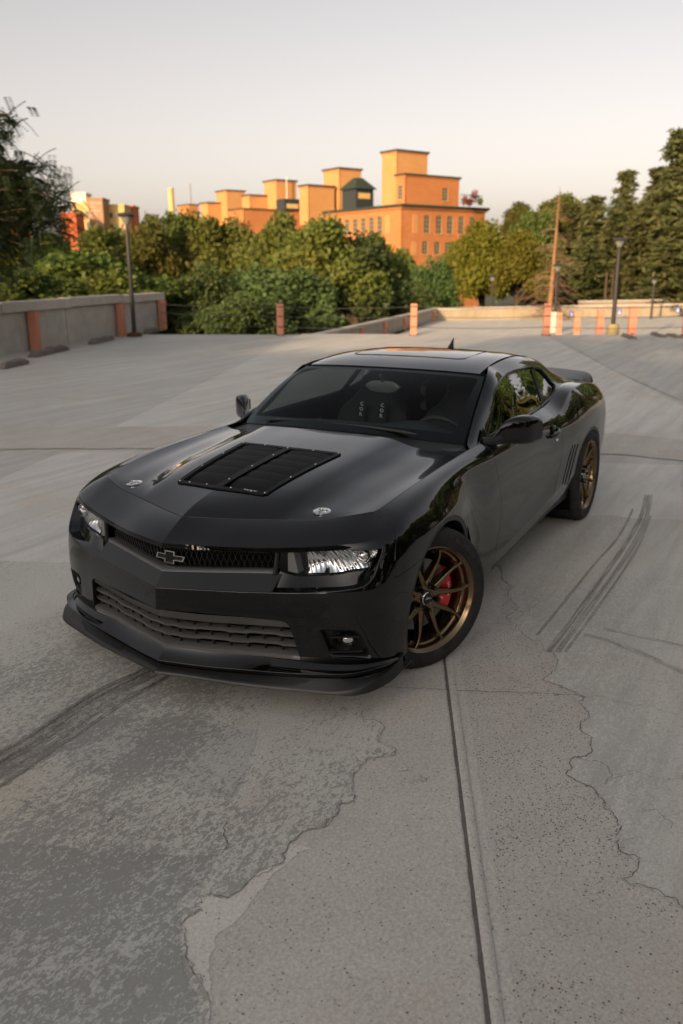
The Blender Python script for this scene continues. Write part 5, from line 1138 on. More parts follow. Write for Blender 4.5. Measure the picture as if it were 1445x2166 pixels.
# (material nodes are set just below)
sw = panel('side_window', SG, dlo_hole, [], M['glass_side'], car, 'pair', res=(.05, .4), flange=0, gap=0, off=-.012)
bp = SG.px([(1125, 781), (1131, 779), (1158, 858), (1152, 864)], tr=(0, SG.T[-1]), vr=(.15, 5.6))
panel('window_pillar', SG, bp, [], M['gloss'], car, 'pair', res=(.05, .4), flange=.01, gap=0, off=-.004)
M['glass'] = mat('windscreen_glass', (.86, .92, .89), rough=.0, spec=.5)
def glass_nodes(m, tint, refl=1.0):
    n = NT(m); t = n.new('ShaderNodeBsdfTransparent'); t.inputs[0].default_value = (*tint, 1); g = n.new('ShaderNodeBsdfGlossy'); g.inputs['Roughness'].default_value = .008
    fr = n.new('ShaderNodeLayerWeight'); mx = n.new('ShaderNodeMixShader')
    f = n.math('MULTIPLY', n.math('ADD', n.math('MULTIPLY', n.math('POWER', fr.outputs['Facing'], 5.0), .96), .04), refl, True)
    n.l.new(f, mx.inputs[0]); n.l.new(t.outputs[0], mx.inputs[1]); n.l.new(g.outputs[0], mx.inputs[2]); n.l.new(mx.outputs[0], n.out.inputs[0])
glass_nodes(M['glass'], (.62, .68, .68), .45); glass_nodes(M['glass_side'], (.26, .29, .28), 2.2)
panel('windscreen', WS, [(0, 0), (WS.T[-1], 0), (WS.T[-1], 3), (0, 3)], [], M['glass'], car, 'join', res=(.06, .3), flange=0, gap=.004)
M['glass_rear'] = mat('tinted_rear_glass', (.004, .005, .005), rough=.02, spec=.6)
panel('rear_window', RG, [(0, 0), (RG.T[-1], 0), (RG.T[-1], 2), (0, 2)], [], M['glass_rear'], car, 'join', res=(.06, .3), flange=0, gap=.002, off=-.004, flip=True)
# black frit band round the windscreen (sits just under the glass)
frit = panel('windscreen_border', WS, [(0, 0), (WS.T[-1], 0), (WS.T[-1], 3), (0, 3)], [[(-.01, .32), (WS.T[-1]-.085, .34), (WS.T[-1]-.062, .42), (WS.T[-1]-.058, 2.7), (WS.T[-1]-.085, 2.8), (-.01, 2.84)]], M['gloss'], car, 'join', res=(.05, .2), flange=0, gap=.002, off=-.003)
# rear deck and boot lid
b = MB(); rows = []
dk = [[(-3.25,.69,.990),(-3.5,.68,.965),(-3.72,.60,.945)],[(-3.25,.3,1.010),(-3.5,.3,.975),(-3.80,.3,.945)],[(-3.25,0,1.015),(-3.5,0,.978),(-3.82,0,.945)]]
strip('boot_lid', dk, M['paint'], car, 'join')
# spoiler: blade on the boot lid
def spoiler():
    b = MB(); rows = []
    for y, x0, x1, z, th in ((-.735,-3.60,-3.76,.950,.022),(-.69,-3.50,-3.82,.992,.03),(-.5,-3.45,-3.88,1.012,.03),(0,-3.42,-3.90,1.020,.03),(.5,-3.45,-3.88,1.012,.03),(.69,-3.50,-3.82,.992,.03),(.735,-3.60,-3.76,.950,.022)):
        rows.append([(x0,y,z-.030),(x0-.01,y,z-.016),((x0+x1)/2,y,z-.004),(x1,y,z+.006),(x1-.005,y,z-.002),(x1+.02,y,z-.06 if abs(y)>.6 else z-.016),((x0+x1)/2,y,z-.028)])
    b.loft([spline([r[k] for r in rows], 40) for k in range(7)][::-1]+[spline([r[6] for r in rows], 40)])
    return b.build('rear_spoiler', M['satin'], car, 40)
spoiler()

# ---- nose: bevel under the grille, lamp pockets, grille, intake, chin and splitter
def plan(px, py, ys, xs, dx=0.0):
    """point on a pixel's ray where it meets the upright plan curve x = interp(y)"""
    D = ray(px, py); t0, t1 = 2.0, 5.5
    g = lambda t: (CAM_POS+t*D)[0]-np.interp((CAM_POS+t*D)[1], ys, xs)-dx
    for _ in range(50):
        m = (t0+t1)/2
        if g(m) > 0: t0 = m
        else: t1 = m
    return CAM_POS+t0*D
LY = [0, .2, .4, .5, .6, .7, .75, .8, .84, .88]; LX = [.842, .800, .722, .680, .640, .598, .572, .543, .512, .46]
E_y = [0, .2, .4, .5, .6, .7, .75, .8, .84]; E_x = [.900, .828, .770, .735, .703, .670, .648, .622, .592]
e_uv = np.concatenate([[(0, 3.0), (TI(.3), 3.0)], pocket])
e_pt = B.ev(e_uv[:, 0], e_uv[:, 1])                                    # crease line: centre ... outer end
# bevel strip between crease and grille frame (centre part)
kE = int(np.argmin(np.abs(e_pt[:, 1]-.505)))
i_ct = [np.array([.849, 0, .602]), np.array([.800, .14, .606]), np.array([.735, .33, .615]), np.array([.688, .47, .622])]
def edge_roll(name, pts, r, par=car):
    b = MB()
    for sy in (1, -1): b.tube([np.array(p)*[1, sy, 1] for p in pts], r, 8)
    return b.build(name, M['paint'], par, 60)
bev = strip('nose_bevel', [list(e_pt[:kE+1]), i_ct], M['paint'], car, 'join', smooth=60)
edge_roll('nose_edge', list(spline(e_pt, 60)-np.array([.0038, 0, .0008])), .0046)
# band round the lamp pocket
_ot = spline(e_pt[kE:], 200); _op = proj(_ot); bo = [_ot[0]]+[_ot[int(np.argmin(((_op-np.array(q))**2).sum(1)))] for q in pocket_px[3:]]
bi_px = [(572, 1243), (640, 1243), (690, 1242), (730, 1240), (752, 1236), (766, 1228), (778, 1213), (789, 1192), (796, 1174), (800, 1161)]
bi = []
for (q, o) in zip(bi_px, bo):
    bi.append(at(*q, x=o[0]-.030))
bi = bi[:len(bo)]
bo_s = spline(bo, 40); bi_s = spline(bi, 40)
strip('lamp_pocket_band', [bo_s-[.0006, 0, 0], bo_s*.92+bi_s*.08, bi_s], M['paint'], car, 'pair', n=40, smooth=60)
# facet that closes the bevel at the lamp (small pointed end)
b = MB()
def tri_end(sy):
    b = MB(); p = [i_ct[-1], e_pt[kE], bi[0], np.array([.672, .508, .620])]
    b.add([q*np.array([1, sy, 1]) for q in p], [(0, 1, 2, 3) if sy > 0 else (3, 2, 1, 0)]); return b.build('pocket_end', M['paint'], car)
both(tri_end)
# lamp glass edges
lens_bot_px = [(592, 1208), (628, 1217.6), (665, 1217), (704.6, 1216.5), (746, 1209), (779, 1203), (790, 1192), (796.5, 1172), (799.5, 1161)]
lens_bot = [plan(*q, LY, LX, -.006) for q in lens_bot_px]
lens_top = [np.array([np.interp(y, LY, LX)-.008, y, np.interp(y, [0, .4, .6, .75, .84, .88], [.709, .714, .723, .736, .742, .75])-.004]) for y in (.50, .575, .63, .69, .745, .79, .81, .825, .832)]
pb_s = spline(lens_bot, 40)
strip('lamp_pocket_floor', [bi_s, bi_s*.5+pb_s*.5-[0, 0, .004], pb_s-[.004, 0, .002]], M['gloss'], car, 'pair', n=40, smooth=60)
M['lens'] = mat('lamp_lens', (.9, .9, .9), rough=0, spec=.5); glass_nodes(M['lens'], (.93, .94, .95), 1.0)
M['reflector'] = mat('lamp_reflector', (.78, .79, .80), rough=.03, metal=1.0)
M['lampdark'] = mat('lamp_bezel', (.01, .01, .011), rough=.2, spec=.5)
M['marker'] = mat('marker_lens', (.17, .17, .16), rough=.3, spec=.6)
def headlight(sy):
    f = np.array([1, sy, 1]); root = empty('headlight', parent=car)
    lt = spline(lens_top, 34); lb = spline(lens_bot, 34)
    b = MB(); b.loft([lb*f, (lb*.5+lt*.5+[.006, 0, 0])*f, lt*f] if sy > 0 else [lt*f, (lb*.5+lt*.5+[.006, 0, 0])*f, lb*f]); b.build('lamp_glass', M['lens'], root, 60)
    # dark bowl behind
    dl = np.array([-.10, -.012, 0]); b = MB()
    rows = [lt+[-.002, 0, .002], lt+dl+[0, 0, -.004], lb+dl+[0, 0, .004], lb+[-.002, 0, -.002]]
    rows = [r*f for r in rows]; b.loft(rows if sy < 0 else rows[::-1])
    for s_ in (0, -1): b.add([r[s_] for r in rows], [(0, 1, 2, 3)])
    b.build('lamp_bowl', M['lampdark'], root, 40)
    # inner marker lamp block
    a0, a1 = 2, 5
    b = MB(); back = np.array([-.045, 0, 0])
    q = [lb[a0]+[-.012, 0, .006], lb[a1]+[-.012, 0, .006], lt[a1-1]+[-.012, 0, -.004], lt[a0]+[-.012, 0, -.004]]; q2 = [p+back for p in q]
    b.add([p*f for p in q+q2], [(0, 1, 2, 3), (0, 4, 5, 1), (1, 5, 6, 2), (2, 6, 7, 3), (3, 7, 4, 0), (4, 7, 6, 5)]); b.build('marker_lamp', M['marker'], root)
    # mirror bowl with slanted flutes
    b = MB(); nu, nw = 150, 16; rows = []
    def lp_(L_, u): i0 = int(min(u, 32.9)); fr = u-i0; return L_[i0]*(1-fr)+L_[i0+1]*fr
    for j in range(nw+1):
        w = j/nw; r = []
        for i in range(nu+1):
            u = 7.6+24.9*i/nu; A_ = lp_(lb, u); C_ = lp_(lt, u); q = (i/nu*17+w*1.1+.35*math.sin(i/nu*9)) % 1.0
            bowl = -.024-.030*(1-(2*w-1)**2)*(1-.75*abs(math.cos(math.pi*(i/nu*1.9+.1)))); fl = .0055*(q if q < .7 else (1-q)*2.33)
            P_ = A_*(.95-.90*w)+C_*(.05+.90*w)+np.array([bowl+fl-.010*w, 0, 0]); r.append(P_*f)
        rows.append(r)
    b.loft(rows if sy > 0 else rows[::-1]); b.build('reflector_bowl', M['reflector'], root, 35)
    # round projector near the outer top corner
    c = plan(766, 1176, LY, LX, -.03)*f; ax = [[0, 1, 0], [0, 0, 1], [1, 0, 0]]
    b = MB(); b.lathe([(.030, -.02), (.031, .004), (.028, .008), (.025, .004), (.023, -.004), (.014, .006), (.006, .010), (.0005, .011)], 28, c, ax); b.build('projector', M['chrome'], root, 40)
    return root
both(headlight)
_hs = B.ev(np.linspace(0, corner_t, 70), np.full(70, 7.0)); edge_roll('hood_edge', list(_hs+np.array([-.0068, 0, -.0012])), .0034)
# ---- upper grille
gset = .062
g_ys = np.linspace(-.485, .485, 61)
def gx(y): return np.interp(abs(y), LY, LX)-gset
def gz0(y): return np.interp(abs(y), [0, .49], [.600, .622])
def gz1(y): return np.interp(abs(y), [0, .2, .49], [.712, .716, .716])
grille = empty('grille', parent=car)
b = MB(); b.loft([[(gx(y)-.03, y, gz0(y)-.02) for y in g_ys], [(gx(y)-.03, y, gz1(y)+.03) for y in g_ys]]); b.build('grille_backing', M['hole'], grille)
b = MB()
for sy in (1, -1):
    R = spline(i_ct, 24)*[1, sy, 1]
    rows = [R+[.002, 0, 0], R+[-.002, 0, .008], R+[-.012, 0, .013], R+[-.06, 0, .006]]
    b.loft(rows if sy > 0 else rows[::-1])
o = b.build('grille_frame', M['satin_grey'], grille, 50)
b = MB()   # end posts of the grille opening
for sy in (1, -1):
    for dy in (0,):
        p0 = np.array([.683, sy*.480, .620]); p1 = np.array([.675, sy*.487, .712]); b.tube([p0, p1], .010, 6)
b.build('grille_end_post', M['satin'], grille, 50)
b = MB(); step = .0485; nrow = 2
for sy in (1, -1):
    for i in range(-1, 22):
        for d in (1, -1):
            pts = []
            for w in (0, .36, .64, 1):
                yy = i*step/2*1.0+ d*(0 if w in (0,) else (w-.5)*step*.9+step*.45)
                y = sy*yy
                if abs(y) > .49 or sy*y < -.0: pts = pts if len(pts) > 1 else []; 
                if 0 <= sy*y <= .485: pts.append((gx(y)+.004, y, gz0(y)-.004+(gz1(y)-gz0(y)+.008)*w))
            if len(pts) > 1: b.tube(pts, .0019, 4)
b.build('grille_mesh', M['satin'], grille, 60)
# bow-shaped emblem outline on the grille
M['emblem_edge'] = mat('emblem_edge', (.62, .60, .55), rough=.12, metal=1.0)
def emblem():
    w, h = .077, .030; c = np.array([.792, 0, .650])
    bow = [(-1, .40), (-.92, .40), (-.36, .40), (-.30, 1), (.36, 1), (.36, .40), (1, .40), (.86, -.42), (.30, -.42), (.30, -1), (-.36, -1), (-.36, -.42), (-1.12, -.42)]
    bow = [(x*w+z*.004, z*h) for x, z in [(-.95,.42),(-.36,.42),(-.36,1),(.36,1),(.36,.42),(1.05,.42),(.95,-.42),(.36,-.42),(.36,-1),(-.36,-1),(-.36,-.42),(-1.05,-.42)]]
    ins = [(x*(.90 if abs(x) > .5*w else .78), z*.74 if abs(z) < .6*h else z*.84) for x, z in bow]
    n = len(bow); b = MB()
    f3 = lambda p, dx: c+np.array([dx-.10*abs(p[0]), p[0], p[1]])
    v = [f3(p, 0) for p in bow]+[f3(p, .008) for p in bow]+[f3(p, .008) for p in ins]+[f3(p, .002) for p in ins]; f = []
    for i in range(n):
        j = (i+1) % n; f += [(i, j, n+j, n+i), (n+i, n+j, 2*n+j, 2*n+i), (2*n+i, 2*n+j, 3*n+j, 3*n+i)]
    b.add(v, f); o = b.build('emblem', M['emblem_edge'], grille)
    b2 = MB(); b2.add([f3(p, .0025) for p in ins], [tuple(range(n))]); b2.build('emblem_centre', M['gloss'], o)
emblem()
# ---- lower intake
ik = empty('lower_intake', parent=car)
IY = [0, .2, .4, .6, .64]; IXt = [.897, .853, .784, .709, .69]; IXb = [.872, .815, .748, .690, .675]
def ip(y, z, back=0.0):
    a = abs(y); f_ = (z-.25)/(.44-.25); return np.array([np.interp(a, IY, IXb)*(1-f_)+np.interp(a, IY, IXt)*f_-back, y, z])
def ylim(z): return .575+(.435-z)/.18*.045
b = MB(); ys = np.linspace(-.66, .66, 45)
b.loft([[ip(y, .20, .10) for y in ys], [ip(y, .47, .10) for y in ys]]); b.build('intake_backing', M['hole'], ik)
def hstrip(name, prof, material, zc=.35, n=41, smooth=40, endy=None):
    b = MB()
    for sy in (1, -1):
        ye = np.linspace(0, (endy or ylim(zc)), n)*sy
        rows = [[ip(y, z, bk) for y in ye] for (z, bk) in prof]; b.loft(rows if sy < 0 else rows[::-1])
    return b.build(name, material, ik, smooth)
hstrip('intake_top_plate', [(.438, .006), (.434, .010), (.400, .014), (.396, .018), (.398, .07)], M['satin_grey'], .42)
hstrip('intake_lower_edge', [(.272, .07), (.268, .014), (.262, .006), (.248, .002), (.24, .02)], M['satin_grey'], .25)
def slat(z0):
    b = MB()
    for sy in (1, -1):
        ye = np.linspace(0, ylim(z0), 61)*sy
        w = lambda y: .006*(1 if (abs(y) % .24) < .12 else 0)
        def wav(y):
            q = (abs(y)+.03) % .22
            return .0035*(np.clip((q-.08)/.03, 0, 1)-np.clip((q-.17)/.03, 0, 1))
        prof = [(-.006, .075), (-.007, .034), (-.004, .026), (.006, .026), (.009, .032), (.011, .075)]
        rows = [[ip(y, z0+dz-wav(y), bk-wav(y)*1.2) for y in ye] for (dz, bk) in prof]; b.loft(rows if sy < 0 else rows[::-1])
    return b.build('intake_slat', M['satin_grey'], ik, 40)
slat(.356); slat(.308)
for sy in (1, -1):
    for y in (.055, .13, .205, .28, .355, .43, .505, .57):
        b = MB(); yy = y*sy
        b.loft([[ip(yy-.003, .27, .05), ip(yy-.003, .40, .05)], [ip(yy-.003, .27, .040), ip(yy-.003, .40, .040)], [ip(yy+.003, .27, .040), ip(yy+.003, .40, .040)], [ip(yy+.003, .27, .05), ip(yy+.003, .40, .05)]])
        b.build('intake_fin', M['satin'], ik)
    b = MB()   # side wall of the opening
    zz = np.linspace(.24, .436, 8)
    b.loft([[ip(sy*ylim(z), z, -.001) for z in zz], [ip(sy*(ylim(z)-.006), z, .012) for z in zz], [ip(sy*(ylim(z)-.004), z, .10) for z in zz]]); b.build('intake_side', M['satin'], ik, 50)
# ---- fog lamp pockets
def fog(sy):
    f = np.array([1, sy, 1]); root = empty('fog_light', parent=car)
    P = B.ev(fog_uv[:, 0], fog_uv[:, 1]); N = B.normal(fog_uv[:, 0], fog_uv[:, 1]).mean(0); N /= np.linalg.norm(N); c = P.mean(0)
    n = len(P); b = MB(); r1 = c+(P-c)*.90-N*.008; r2 = c+(P-c)*.84-N*.035; r3 = c+(P-c)*.80-N*.06
    v = np.concatenate([P*1.0-N*.002, r1, r2, r3])*f; fc = []
    for k_ in range(3):
        for i in range(n):
            j = (i+1) % n; q = (k_*n+i, k_*n+j, (k_+1)*n+j, (k_+1)*n+i); fc.append(q if sy > 0 else q[::-1])
    fc.append(tuple(range(3*n, 4*n)) if sy > 0 else tuple(range(4*n-1, 3*n-1, -1))); b.add(v, fc); b.build('fog_bezel', M['satin'], root, 30)
    U = np.array([0, 0, 1.0])-N*N[2]; U /= np.linalg.norm(U); A = np.cross(U, N)
    cc = (c+A*.012+U*.010-N*.022); ax = np.array([A*f, U*f, N*f])
    b = MB(); b.lathe([(.048, .012), (.046, .016), (.030, -.012), (.026, -.02), (.0005, -.022)], 32, (c-A*.006+U*.006-N*.030)*f, ax); b.build('fog_dish', M['satin'], root, 50)
    b = MB(); b.lathe([(.030, -.012), (.031, .008), (.028, .012), (.026, .008)], 32, cc*f, ax); b.build('fog_ring', M['gloss'], root, 50)
    b = MB(); b.lathe([(.026, .004), (.022, .010), (.012, .014), (.0005, .016)], 28, cc*f, ax); b.build('fog_lens', M['chrome'], root, 60)
    for dz in (-.042, .03):
        b = MB(); b.box((c+U*dz-N*.016)*f, (.15 if dz < 0 else .12, .006, .02), [A*f, U*f, N*f]); b.build('fog_bar', M['satin'], root)
    return root
both(fog)
# ---- chin and splitter
Hc = [(.918,0,.208),(.860,.2,.201),(.806,.4,.206),(.758,.6,.217),(.721,.7,.221),(.672,.8,.223),(.640,.845,.226),(.598,.888,.232),(.52,.922,.230),(.43,.940,.222),(.395,.943,.219)]
Bc = B.ev(np.linspace(0, arch_f[0][0], 40), np.zeros(40))
Hs = spline(Hc, 60); Bs = spline(Bc, 60)
fade = np.clip((np.arange(60)-44)/14.0, 0, 1)[:, None]
strip('chin', [Bs+[-.004, 0, .004], Bs*.65+Hs*.35+[0, 0, -.012*1]*(1-fade), Hs*.93+Bs*.07, Hs, Hs+[-.006, 0, -.008], Hs+np.array([-.03, -.004, -.036])], M['paint'], car, 'join', n=60, smooth=35)
edge_roll('chin_edge', list(Hs-np.array([.003, 0, .002])), .0034)
Sc = [(.942,0,.150),(.908,.1,.146),(.880,.2,.142),(.860,.3,.142),(.836,.4,.142),(.806,.5,.140),(.774,.6,.140),(.739,.7,.138),(.703,.8,.137),(.680,.845,.137),(.636,.892,.140),(.56,.928,.146),(.47,.948,.155),(.41,.955,.170)]
Ss = spline(Sc, 60)
rise = np.clip((np.arange(60)-38)/20.0, 0, 1)[:, None]
edge_up = Ss+np.array([-.004, 0, .014])+np.array([-.012, -.008, .045])*rise
inner = Hs+np.array([-.022, -.002, -.030]); 
inner = inner*(1-rise)+(edge_up+np.array([-.03, -.02, .006]))*rise
strip('front_splitter', [Ss+[-.12, 0, .004]*np.array([1, 1, 1]), Ss+[-.006, 0, -.002], Ss, Ss+[-.001, 0, .004], edge_up-[0, 0, .003], edge_up+[-.003, 0, 0], inner*.5+edge_up*.5, inner], M['satin'], car, 'join', n=60, smooth=35)
for sy in (1, -1):      # flat matte plates: shade of the duct recesses painted onto the splitter
    a, c = 14, 33; kk = np.arange(a, c)
    lo = edge_up[kk]*.80+inner[kk]*.20; hi = edge_up[kk]*.15+inner[kk]*.85
    lo[-2:] = lo[-2:]*.5+hi[-2:]*.5; b = MB()
    rows = [(lo+[0, 0, .0022])*[1, sy, 1], (hi+[0, 0, .0022])*[1, sy, 1]]; b.loft(rows if sy > 0 else rows[::-1]); b.build('splitter_recess_shade', M['matte'], car)

# ---- wheels
M['bronze'] = mat('bronze_wheel_paint', (.20, .145, .088), rough=.22, metal=.95, spec=.5)
M['tyre'] = mat('tyre_rubber', (.016, .016, .016), rough=.72, spec=.3)
_n = NT(M['tyre']); _c = _n.coord('Object'); _n.base(_n.ramp(_n.noise(_c, 14, 4, .6), [(.35, (.012, .012, .012)), (.7, (.030, .029, .027))]))
M['tyre_print'] = mat('tyre_lettering', (.032, .032, .031), rough=.55)
M['caliper'] = mat('red_caliper', (.62, .008, .018), rough=.28, coat=.5, spec=.5)
M['disc'] = mat('brake_disc', (.20, .20, .20), rough=.35, metal=1.0)
M['dark_metal'] = mat('dark_metal', (.02, .02, .02), rough=.4, metal=.6)
M['white_print'] = mat('white_print', (.72, .72, .70), rough=.5)
M['red_print'] = mat('red_print', (.5, .02, .02), rough=.5)
_txt_cache = {}
def glyph(ch, bold=True):
    if ch in _txt_cache: return _txt_cache[ch]
    cu = bpy.data.curves.new('glyph', 'FONT'); cu.body = ch; cu.size = 1.0; cu.align_x = 'CENTER'; cu.resolution_u = 2
    if bold: cu.offset = .02
    o = bpy.data.objects.new('glyph', cu); COL.objects.link(o); bpy.context.view_layer.update()
    me = bpy.data.meshes.new_from_object(o.evaluated_get(bpy.context.evaluated_depsgraph_get()))
    v = np.array([tuple(p.co) for p in me.vertices]) if len(me.vertices) else np.zeros((0, 3)); f = [tuple(p.vertices) for p in me.polygons]
    bpy.data.objects.remove(o); bpy.data.curves.remove(cu); bpy.data.meshes.remove(me)
    w = (v[:, 0].max()-v[:, 0].min()) if len(v) else .3
    _txt_cache[ch] = (v, f, w); return _txt_cache[ch]
def text_flat(b, s, org, ax, ay, size, spacing=.12, depth=0.0):
    """flat lettering from org along ax with up direction ay"""
    org = np.array(org, float); ax = np.array(ax, float); ay = np.array(ay, float); x = 0.0
    for ch in s:
        v, f, w = glyph(ch)
        if len(v):
            x0 = v[:, 0].min(); b.add([org+ax*((p[0]-x0)+x)*size+ay*p[1]*size for p in v], f)
        x += (w if ch != ' ' else .35)+spacing
def text_arc(b, s, r, a_mid, size, z, outward=True, spacing=.14):
    """lettering round the wheel axis (local x-y plane)"""
    ws = [glyph(c)[2]+spacing for c in s]; tot = sum(ws)*size/r; a = a_mid+(tot/2 if outward else -tot/2)
    for c, w in zip(s, ws):
        v, f, _ = glyph(c); da = w*size/r; am = a-da/2 if outward else a+da/2
        er = np.array([math.cos(am), math.sin(am)]); et = np.array([math.sin(am), -math.cos(am)])
        if not outward: er = -er; et = -et
        sg = 1 if outward else 1
        pts = []
        for p in v:
            q = np.array([math.cos(am), math.sin(am)])*r+er*(p[1]-.35)*size+et*p[0]*size; pts.append((q[0], q[1], z))
        b.add(pts, f); a = a-da if outward else a+da
def make_wheel(R=.352, W=.275, rim=.262, name='wheel', front=True):
    root = empty(name, parent=car)      # local z = outwards along the axle, wheel face at z ~ 0
    hw = W/2; zc = -hw+.010
    # tyre: sidewall bulge and grooved tread
    prof = [(rim-.012, zc+hw-.020), (rim-.004, zc+hw-.004), (rim+.006, zc+hw+.004), (rim+.022, zc+hw+.011), (rim+.045, zc+hw+.012), (rim+.066, zc+hw+.006), (R-.010, zc+hw-.010), (R-.003, zc+hw-.022)]
    tread = []; gro = [.030, .085, -.030, -.085]
    zs = zc+hw-.03
    xs = sorted([hw-.03, .095, .088, .080, .073, .038, .031, .023, .016, -.016, -.023, -.031, -.038, -.073, -.080, -.088, -.095, -hw+.03], reverse=True)
    for x in xs:
        deep = any(abs(x-s) < 1e-6 for s in (.088, .080, .031, .023, -.023, -.031, -.080, -.088)); tread.append((R-(.008 if deep else 0)-.004*(x/hw)**4, zc+x))
    back = [(r, 2*zc-z) for r, z in prof[::-1]]
    b = MB(); b.lathe(prof+tread+back, 96); tyre = b.build('tyre', M['tyre'], root, 38)
    # shoulder blocks: short cross grooves
    b = MB()
    for k in range(60):
        a = k*2*math.pi/60; e1 = np.array([math.cos(a), math.sin(a), 0]); e2 = np.array([-math.sin(a), math.cos(a), 0])
        for (z0, z1) in ((zc-.072, zc-.040), (zc+.040, zc+.072), (zc-.014, zc+.014), (zc+.098, zc+.115), (zc-.115, zc-.098)):
            c = e1*(R-.0042)+np.array([0, 0, (z0+z1)/2]); b.box(c, (.009, .0035, abs(z1-z0)), [e1, e2, [0, 0, 1]])
    b.build('tread_groove', M['hole'], tyre)
    b = MB(); text_arc(b, 'MICHELIN', rim+.044, math.radians(232), .034, zc+hw+.0128, outward=False); text_arc(b, 'MICHELIN', rim+.044, math.radians(48), .034, zc+hw+.0128)
    b.build('sidewall_lettering', M['tyre_print'], tyre)
    # rim: stepped lip and barrel
    b = MB()
    b.lathe([(rim+.002, .004), (rim+.004, .010), (rim-.001, .014), (rim-.006, .010), (rim-.009, .003), (rim-.014, .000), (rim-.017, -.005), (rim-.020, -.012), (rim-.022, -.030), (rim-.030, -.034), (rim-.034, -.040), (rim-.036, -.10), (rim-.050, -.13), (rim-.050, -.20), (rim-.01, -.24), (rim+.004, -.25)], 96); b.build('rim', M['bronze'], root, 40)
    # ten spokes in five pairs
    for k in range(5):
        for sgn in (1, -1):
            a0 = math.radians(72*k+90); rows = []
            for i, u in enumerate(np.linspace(0, 1, 15)):
                r = .050+(rim-.019-.050)*u
                ang = a0+sgn*math.radians(8.0+17.0*(1-(1-u)**2.0)-9.0*u**2)
                wd = .0150*(1-u)**1.4+.0050+.004*u**8; zt = -.004-.030*(1-u)**1.5-.003*math.sin(u*3.14); dp = .034*(1-u)+.024
                e1 = np.array([math.cos(ang), math.sin(ang), 0]); e2 = np.array([-math.sin(ang), math.cos(ang), 0]); c = e1*r
                rows.append([c-e2*wd*1.15+[0, 0, zt-dp], c-e2*wd*1.05+[0, 0, zt-.010], c-e2*wd*.88+[0, 0, zt-.003], c-e2*wd*.5+[0, 0, zt], c+e2*wd*.5+[0, 0, zt], c+e2*wd*.88+[0, 0, zt-.003], c+e2*wd*1.05+[0, 0, zt-.010], c+e2*wd*1.15+[0, 0, zt-dp]])
            b = MB(); b.loft(rows); b.build('spoke', M['bronze'], root, 50)
    # hub with lug recesses, nuts, cap
    b = MB(); b.lathe([(.076, -.075), (.075, -.040), (.070, -.0335), (.052, -.031), (.040, -.030), (.038, -.033), (.0005, -.033)], 48); b.build('hub', M['bronze'], root, 40)
    for k in range(5):
        a = math.radians(72*k+90+36); c = np.array([.058*math.cos(a), .058*math.sin(a), -.034])
        b = MB(); b.lathe([(.0175, -.002), (.0175, .002), (.013, .0025)], 20, c); b.lathe([(.0125, 0), (.0125, .026), (.010, .032), (.0005, .033)], 8, c); b.build('lug_nut', M['gloss'], root, 40)
    b = MB(); b.lathe([(.034, -.030), (.033, -.019), (.030, -.0165), (.029, -.018)], 40); cap = b.build('centre_cap', M['chrome'], root, 40)
    b = MB(); b.lathe([(.029, -.0185), (.0005, -.0165)], 40); b.build('cap_face', M['gloss'], cap)
    b = MB(); b.box((0, 0, -.0160), (.034, .0022, .0006)); b.box((-.006, .006, -.0160), (.016, .0018, .0006)); b.build('cap_lettering', M['white_print'], cap)
    # inner rim step blocks between spokes
    for k in range(10):
        a = math.radians(36*k+90+18); b = MB(); rr = rim-.038; rows = []
        for q in np.linspace(-.13, .13, 8):
            e = np.array([math.cos(a+q), math.sin(a+q), 0]); rows.append([e*(rr+.008)+[0, 0, -.036], e*(rr-.004)+[0, 0, -.036], e*(rr-.007)+[0, 0, -.041], e*(rr-.007)+[0, 0, -.07]])
        b.loft(rows); b.build('rim_step', M['bronze'], root, 40)
    # sticker on the inside of the rim
    b = MB(); b2 = MB(); rr = rim-.0195
    for q0, q1, bb in ((1.60, 1.74, b), (1.52, 1.60, b2)):
        rows = [[(rr*math.cos(q)-.0012*math.cos(q), rr*math.sin(q)-.0012*math.sin(q), z) for q in np.linspace(q0, q1, 5)] for z in (-.014, -.026)]; bb.loft(rows)
    st = b.build('rim_sticker', M['white_print'], root); b2.build('rim_sticker_end', M['red_print'], st)
    # brake disc and caliper
    b = MB(); b.lathe([(.085, -.10), (.085, -.088), (.178, -.088), (.178, -.110), (.085, -.110)], 56); b.build('brake_disc', M['disc'], root, 40)
    b = MB(); rows = []
    for q in np.linspace(-.62, .62, 14):
        a = q if front else math.pi+q; e = np.array([math.cos(a), math.sin(a), 0]); s = 1-.25*abs(q)**3
        h = .012 if abs(q) > .58 else 0
        rows.append([e*.118+[0, 0, -.125], e*(.120)+[0, 0, -.072], e*(.132+h)+[0, 0, -.058-h], e*(.165-.004*math.cos(q*9))+[0, 0, -.056-h-.004*math.cos(q*9)], e*(.188-h)+[0, 0, -.064-h], e*(.197-h)+[0, 0, -.085], e*(.197-h)+[0, 0, -.125]])
    b.loft(rows); b.add(rows[0], [tuple(range(7))]); b.add(rows[-1], [tuple(range(6, -1, -1))]); cal = b.build('brake_caliper', M['caliper'], root, 35)
    b = MB(); text_arc(b, 'brembo', .160, 0 if front else math.pi, .020, -.0505, True); b.build('caliper_lettering', M['white_print'], cal)
    b = MB(); b.lathe([(.035, -.09), (.09, -.088), (.09, -.10)], 32); b.build('hub_bell', M['dark_metal'], root, 40)
    return root
